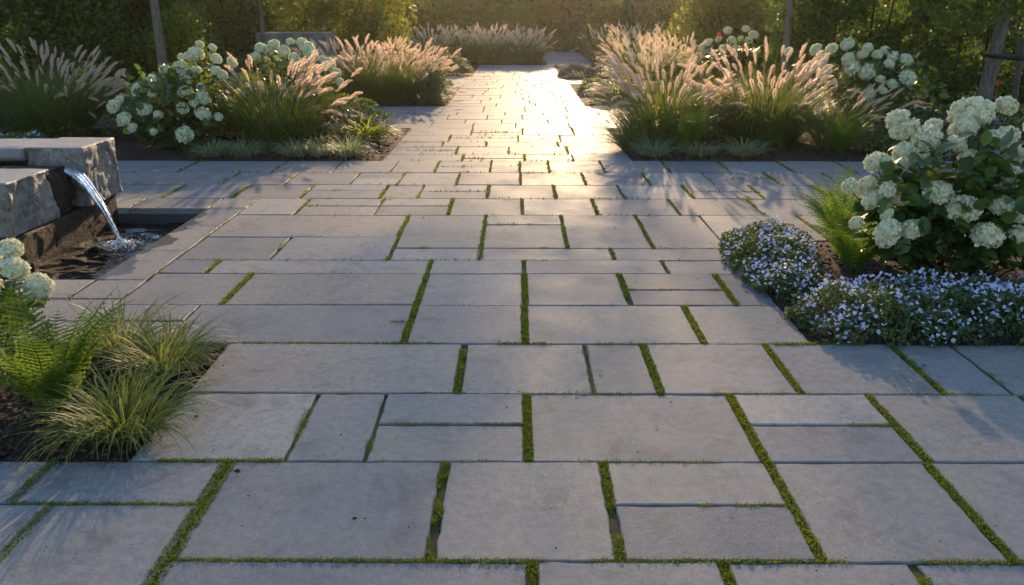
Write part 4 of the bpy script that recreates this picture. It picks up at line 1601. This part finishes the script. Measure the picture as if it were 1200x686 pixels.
# ------------------------------------------------------------------ hedges, trees and the planting far behind
hedge('tall dark green hedge on the left behind the pink grass', -11.5, -5.15, 13.6, 14.9, 2.7, 85000, .080, 120)
hedge('tall shaded dark hedge on the right behind the white hydrangea', 4.7, 14.0, 15.6, 16.9, 2.9, 95000, .076, 121)
hedge('dark hedge far left between the thin trunks and the stone block', -12.0, -5.2, 24.5, 25.6, 3.0, 30000, .11, 122)
shrub('sunlit yellow green bush in front of the left hedge by the trunk', (-5.05, 13.3, 0), .55, .5, 1.5, 5500, .06, 90, 'shrub', nl=18)

tree('young tree with a leaning trunk behind the leftmost hydrangea', (-5.05, 12.9, 0), 5, .085, (2.5, 1.15, 1.3), 6500, .085, 130, lean=(-.35, 0), nl=12)
tree('slim tree left of the stone block, lit leaves hanging low', (-4.9, 17.0, 0), 5, .055, (2.2, 1.2, 1.3), 6000, .09, 131, lean=(.05, 0), low=((.25, -.1, 1.95), (.0, -.1, 2.0)), nl=12)
tree('thin grey trunk just left of the stone block', (-5.75, 22.0, 0), 5, .05, (2.6, 1.2, 1.4), 5000, .10, 132, nl=10)
tree('thin grey trunk standing behind the stone block', (-5.4, 21.9, 0), 5, .05, (2.7, 1.2, 1.4), 5000, .10, 133, nl=10)
tree('grey trunk strapped to a brown stake near the right hedge', (6.83, 13.0, 0), 5, .11, (2.5, 1.7, 1.6), 9000, .09, 134, lean=(.55, 0),
     low=((-.70, -.4, 1.62), (-.35, -.3, 1.80), (-1.0, -.3, 1.78), (-.05, -.2, 1.85), (.8, -.3, 1.35), (-.9, -.1, 2.0), (-.55, -.5, 1.45), (-.2, -.4, 1.6), (.5, -.3, 1.7), (-1.3, -.3, 1.9)), nl=14)
tree('straight trunk in front of the right hedge by the hazy grasses', (4.55, 14.9, 0), 5, .068, (2.7, 1.3, 1.5), 6500, .09, 135, nl=12)
tree('hazy trunk in the centre beyond the path bend', (1.2, 43.5, 0), 5, .13, (2.6, 1.9, 1.5), 5000, .14, 136, nl=14)
tree('added shade tree behind the hazy right grasses, its unseen crown dimming the foreground', (4.7, 34.0, 0), 12, .13, (8.1, 2.9, 1.9), 6000, .12, 137, lean=(-2.3, 0), nl=18)  # added tree: crown stays out of view, placed to shade the near slabs


def strap_and_stake():
    b, tp = gnd(1183, 160), at(1198, 48, 12.2)
    mb = MB()
    d = nrm((tp - b)[None])[0]
    tube(mb, [b - d * .1, b + (tp - b) * .5, tp], [.042, .042, .042], 4)
    tube(mb, [tp, tp + d * .02, tp + d * .05], [.045, .047, .02], 4)
    tag(mb.build('tree_stake', M['stake'], smooth=False), 'brown wooden stake leaning beside the grey strapped trunk', 'stake')
    zt = .98
    s = b + (tp - b) * (zt - b[2]) / (tp[2] - b[2])
    c = np.array([6.83 + .55 * zt / 3.94 + .02, 13.0, zt])
    r1, r2 = .112, .06
    ang = math.atan2(s[1] - c[1], s[0] - c[0])
    loop = [c + r1 * np.array([math.cos(a), math.sin(a), 0]) for a in np.linspace(ang + 1.5, ang + 2 * np.pi - 1.5, 18)]
    loop += [s + r2 * np.array([math.cos(a), math.sin(a), 0]) for a in np.linspace(ang - 1.5, ang + 1.5, 9)]
    loop.append(loop[0])
    V, F = [], []
    for p in loop:
        V += [p + (0, 0, -.035), p + (0, 0, .035)]
    n = len(loop)
    F = [(2 * i, 2 * i + 2, 2 * i + 3, 2 * i + 1) for i in range(n - 1)]
    mb = MB().add(V, F)
    o = mb.build('tree_strap', M['rubber'])
    sm = o.modifiers.new('thick', 'SOLIDIFY')
    sm.thickness = .008
    tag(o, 'black rubber strap tying the grey trunk to its brown stake', 'strap')


strap_and_stake()

# pale stone block far left
me = rough_block(-5.35, -3.9, 18.2, 19.1, -.05, 1.16, .02, res=.06, seed=8.0)
me.name = 'stone_block'
me.materials.append(M['rock'])
me.materials.append(M['capstone'])
for p_ in me.polygons:
    p_.material_index = 1 if p_.normal.z > .8 else 0
tag(link('stone_block', me), 'pale topped stone block half hidden behind the pale hydrangea', 'stone block')

far = [(-8.5, 31, 3.0, 2.2, 4.2, 'shrub', 'dark tall bush at the far left beyond the third left bed'), (-5.2, 33.5, 2.4, 1.8, 3.2, 'shrub', 'broad green bush behind the far row of grasses, left side'),
       (-2.2, 36.5, 2.4, 1.6, 4.0, 'shrub', 'rounded green bush behind the middle of the far grasses'), (.3, 38.5, 2.4, 1.6, 4.0, 'autumn', 'amber bush in the glow behind the central hazy trunk'),
       (3.0, 39.5, 2.6, 1.6, 4.2, 'autumn', 'amber bush in the glow right of the central hazy trunk'), (5.2, 35.0, 2.1, 1.6, 3.4, 'grey_green', 'low hazy bush at the far end of the bend'),
       (6.6, 27.5, 1.9, 1.5, 3.0, 'shrub', 'dark green bush behind the hazy right grasses'), (8.5, 32.0, 2.4, 1.8, 4.0, 'shrub', 'tall hazy bush far behind the right grasses'),
       (5.4, 22.4, 1.5, 1.2, 2.5, 'shrub', 'yellow green bush behind the small distant hydrangea'), (11.5, 26.0, 2.6, 2.0, 4.5, 'shrub', 'tall bush above the right hedge')]
for k, (x, y, rx, ry, hh, mt, lb) in enumerate(far):
    shrub(lb, (x, y, 0), rx, ry, hh, 9000 if y < 34 else 7000, .19 if y > 30 else .13, 140 + k, mt, 'bush', 'bush', nl=26)
for k, (x, y, rx, hh, mt, lb) in enumerate(((-3.3, 31.5, 1.1, 1.75, 'shrub', 'rounded green shrub just behind the left end of the far grasses'), (-1.3, 33.0, 1.0, 1.45, 'hedge', 'dark rounded shrub behind the middle of the far grasses'),
                                             (.1, 35.2, .95, 1.7, 'lime', 'glowing light green shrub left of the hazy central trunk'), (1.9, 38.0, 1.2, 1.35, 'grey_green', 'low grey green shrub where the path bends out of sight'),
                                             (3.6, 33.0, 1.1, 1.8, 'autumn', 'amber rounded shrub behind the far right grasses'), (5.6, 30.5, 1.2, 1.9, 'hedge', 'dark rounded shrub right of the amber one'),
                                             (-6.3, 29.0, 1.3, 1.9, 'hedge', 'dark rounded shrub behind the dense yellow green shrub'))):
    shrub(lb, (x, y, 0), rx, rx * .8, hh, 4000, .125, 200 + k, mt, 'shrub', 'shrub', nl=20, s=(.25, .42))
bk = [(-15, 44, 7.5), (-10, 47, 7.5), (-5.5, 50, 8.0), (-1.5, 54, 8.0), (3.2, 56, 8.2), (8.0, 54, 8.0), (12, 48, 7.0), (17, 45, 7.5), (22, 42, 8)]
nm = ['leftmost distant tree', 'second distant tree from the left', 'third distant tree from the left', 'distant amber tree left of the glow', 'distant amber tree in the glow', 'distant tree right of the glow', 'third distant tree from the right', 'second distant tree from the right', 'rightmost distant tree']
for k, (x, y, hh) in enumerate(bk):
    tree(nm[k] + ' beyond the garden bushes', (x, y, 0), hh, .16, (hh * .12, hh * .46, hh * .42), 9000, .24, 160 + k, 'autumn' if k in (3, 4) else 'tree', group='distant trees', nl=22)

r = np.random.default_rng(77)
n = 60000
p = np.stack([r.uniform(-46, 46, n), r.uniform(62, 68, n), np.zeros(n)], 1)
top = np.array([7.6 + 2.6 * noise.noise(Vector((a[0] * .16, 0, 2))) + 1.6 * noise.noise(Vector((a[0] * .5, 0, 7))) for a in p])
p[:, 2] = top * r.uniform(0, 1, n) ** .8
mb = MB()
leaves(mb, p, r, .48, .3)
stuff(mb.build('far_woodland', M['tree']), 'far off wood closing the view behind the garden', 'woodland')

# a few coral blooms among the dark bushes
for px, py, Y, lb in ((433, 13, 19.3, 'single coral bloom on the dense yellow green shrub'), (843, 41, 16.0, 'single coral bloom left of the small distant hydrangea'), (1170, 97, 13.6, 'coral bloom low beside the grey trunk')):
    c = at(px, py, Y)
    mb = MB()
    d = rdir(26, rng, .4)
    x, yv, z = basis(d, rdir(26, rng))
    scatter(mb, LEAF_V, LEAF_F, np.zeros((26, 3)), x, yv, z, np.full(26, .05))
    tube(mb, [(0, 0, -.25), (0, 0, 0)], [.004, .004], 4)
    o = mb.build('coral_bloom', M['redpetal'])
    o.location = tuple(c)
    tag(o, lb, 'flower')

# ------------------------------------------------------------------ haze in the evening air
def haze():
    x0, x1, y0, y1, z0, z1 = -60, 60, -14, 75, -1.2, 12
    V = [(x, y, z) for z in (z0, z1) for x, y in ((x0, y0), (x1, y0), (x1, y1), (x0, y1))]
    mb = MB().add(V, [(4, 5, 6, 7), (3, 2, 1, 0), (0, 1, 5, 4), (1, 2, 6, 5), (2, 3, 7, 6), (3, 0, 4, 7)])
    m = Mat('evening_haze')
    v = m.node('ShaderNodeVolumePrincipled')
    v.inputs['Color'].default_value = (1.0, .93, .80, 1)
    v.inputs['Density'].default_value = HAZE
    v.inputs['Anisotropy'].default_value = .85
    m.lk(v.outputs[0], m.out.inputs['Volume'])
    stuff(mb.build('haze', m.m, smooth=False))


HAZE = .00065
haze()
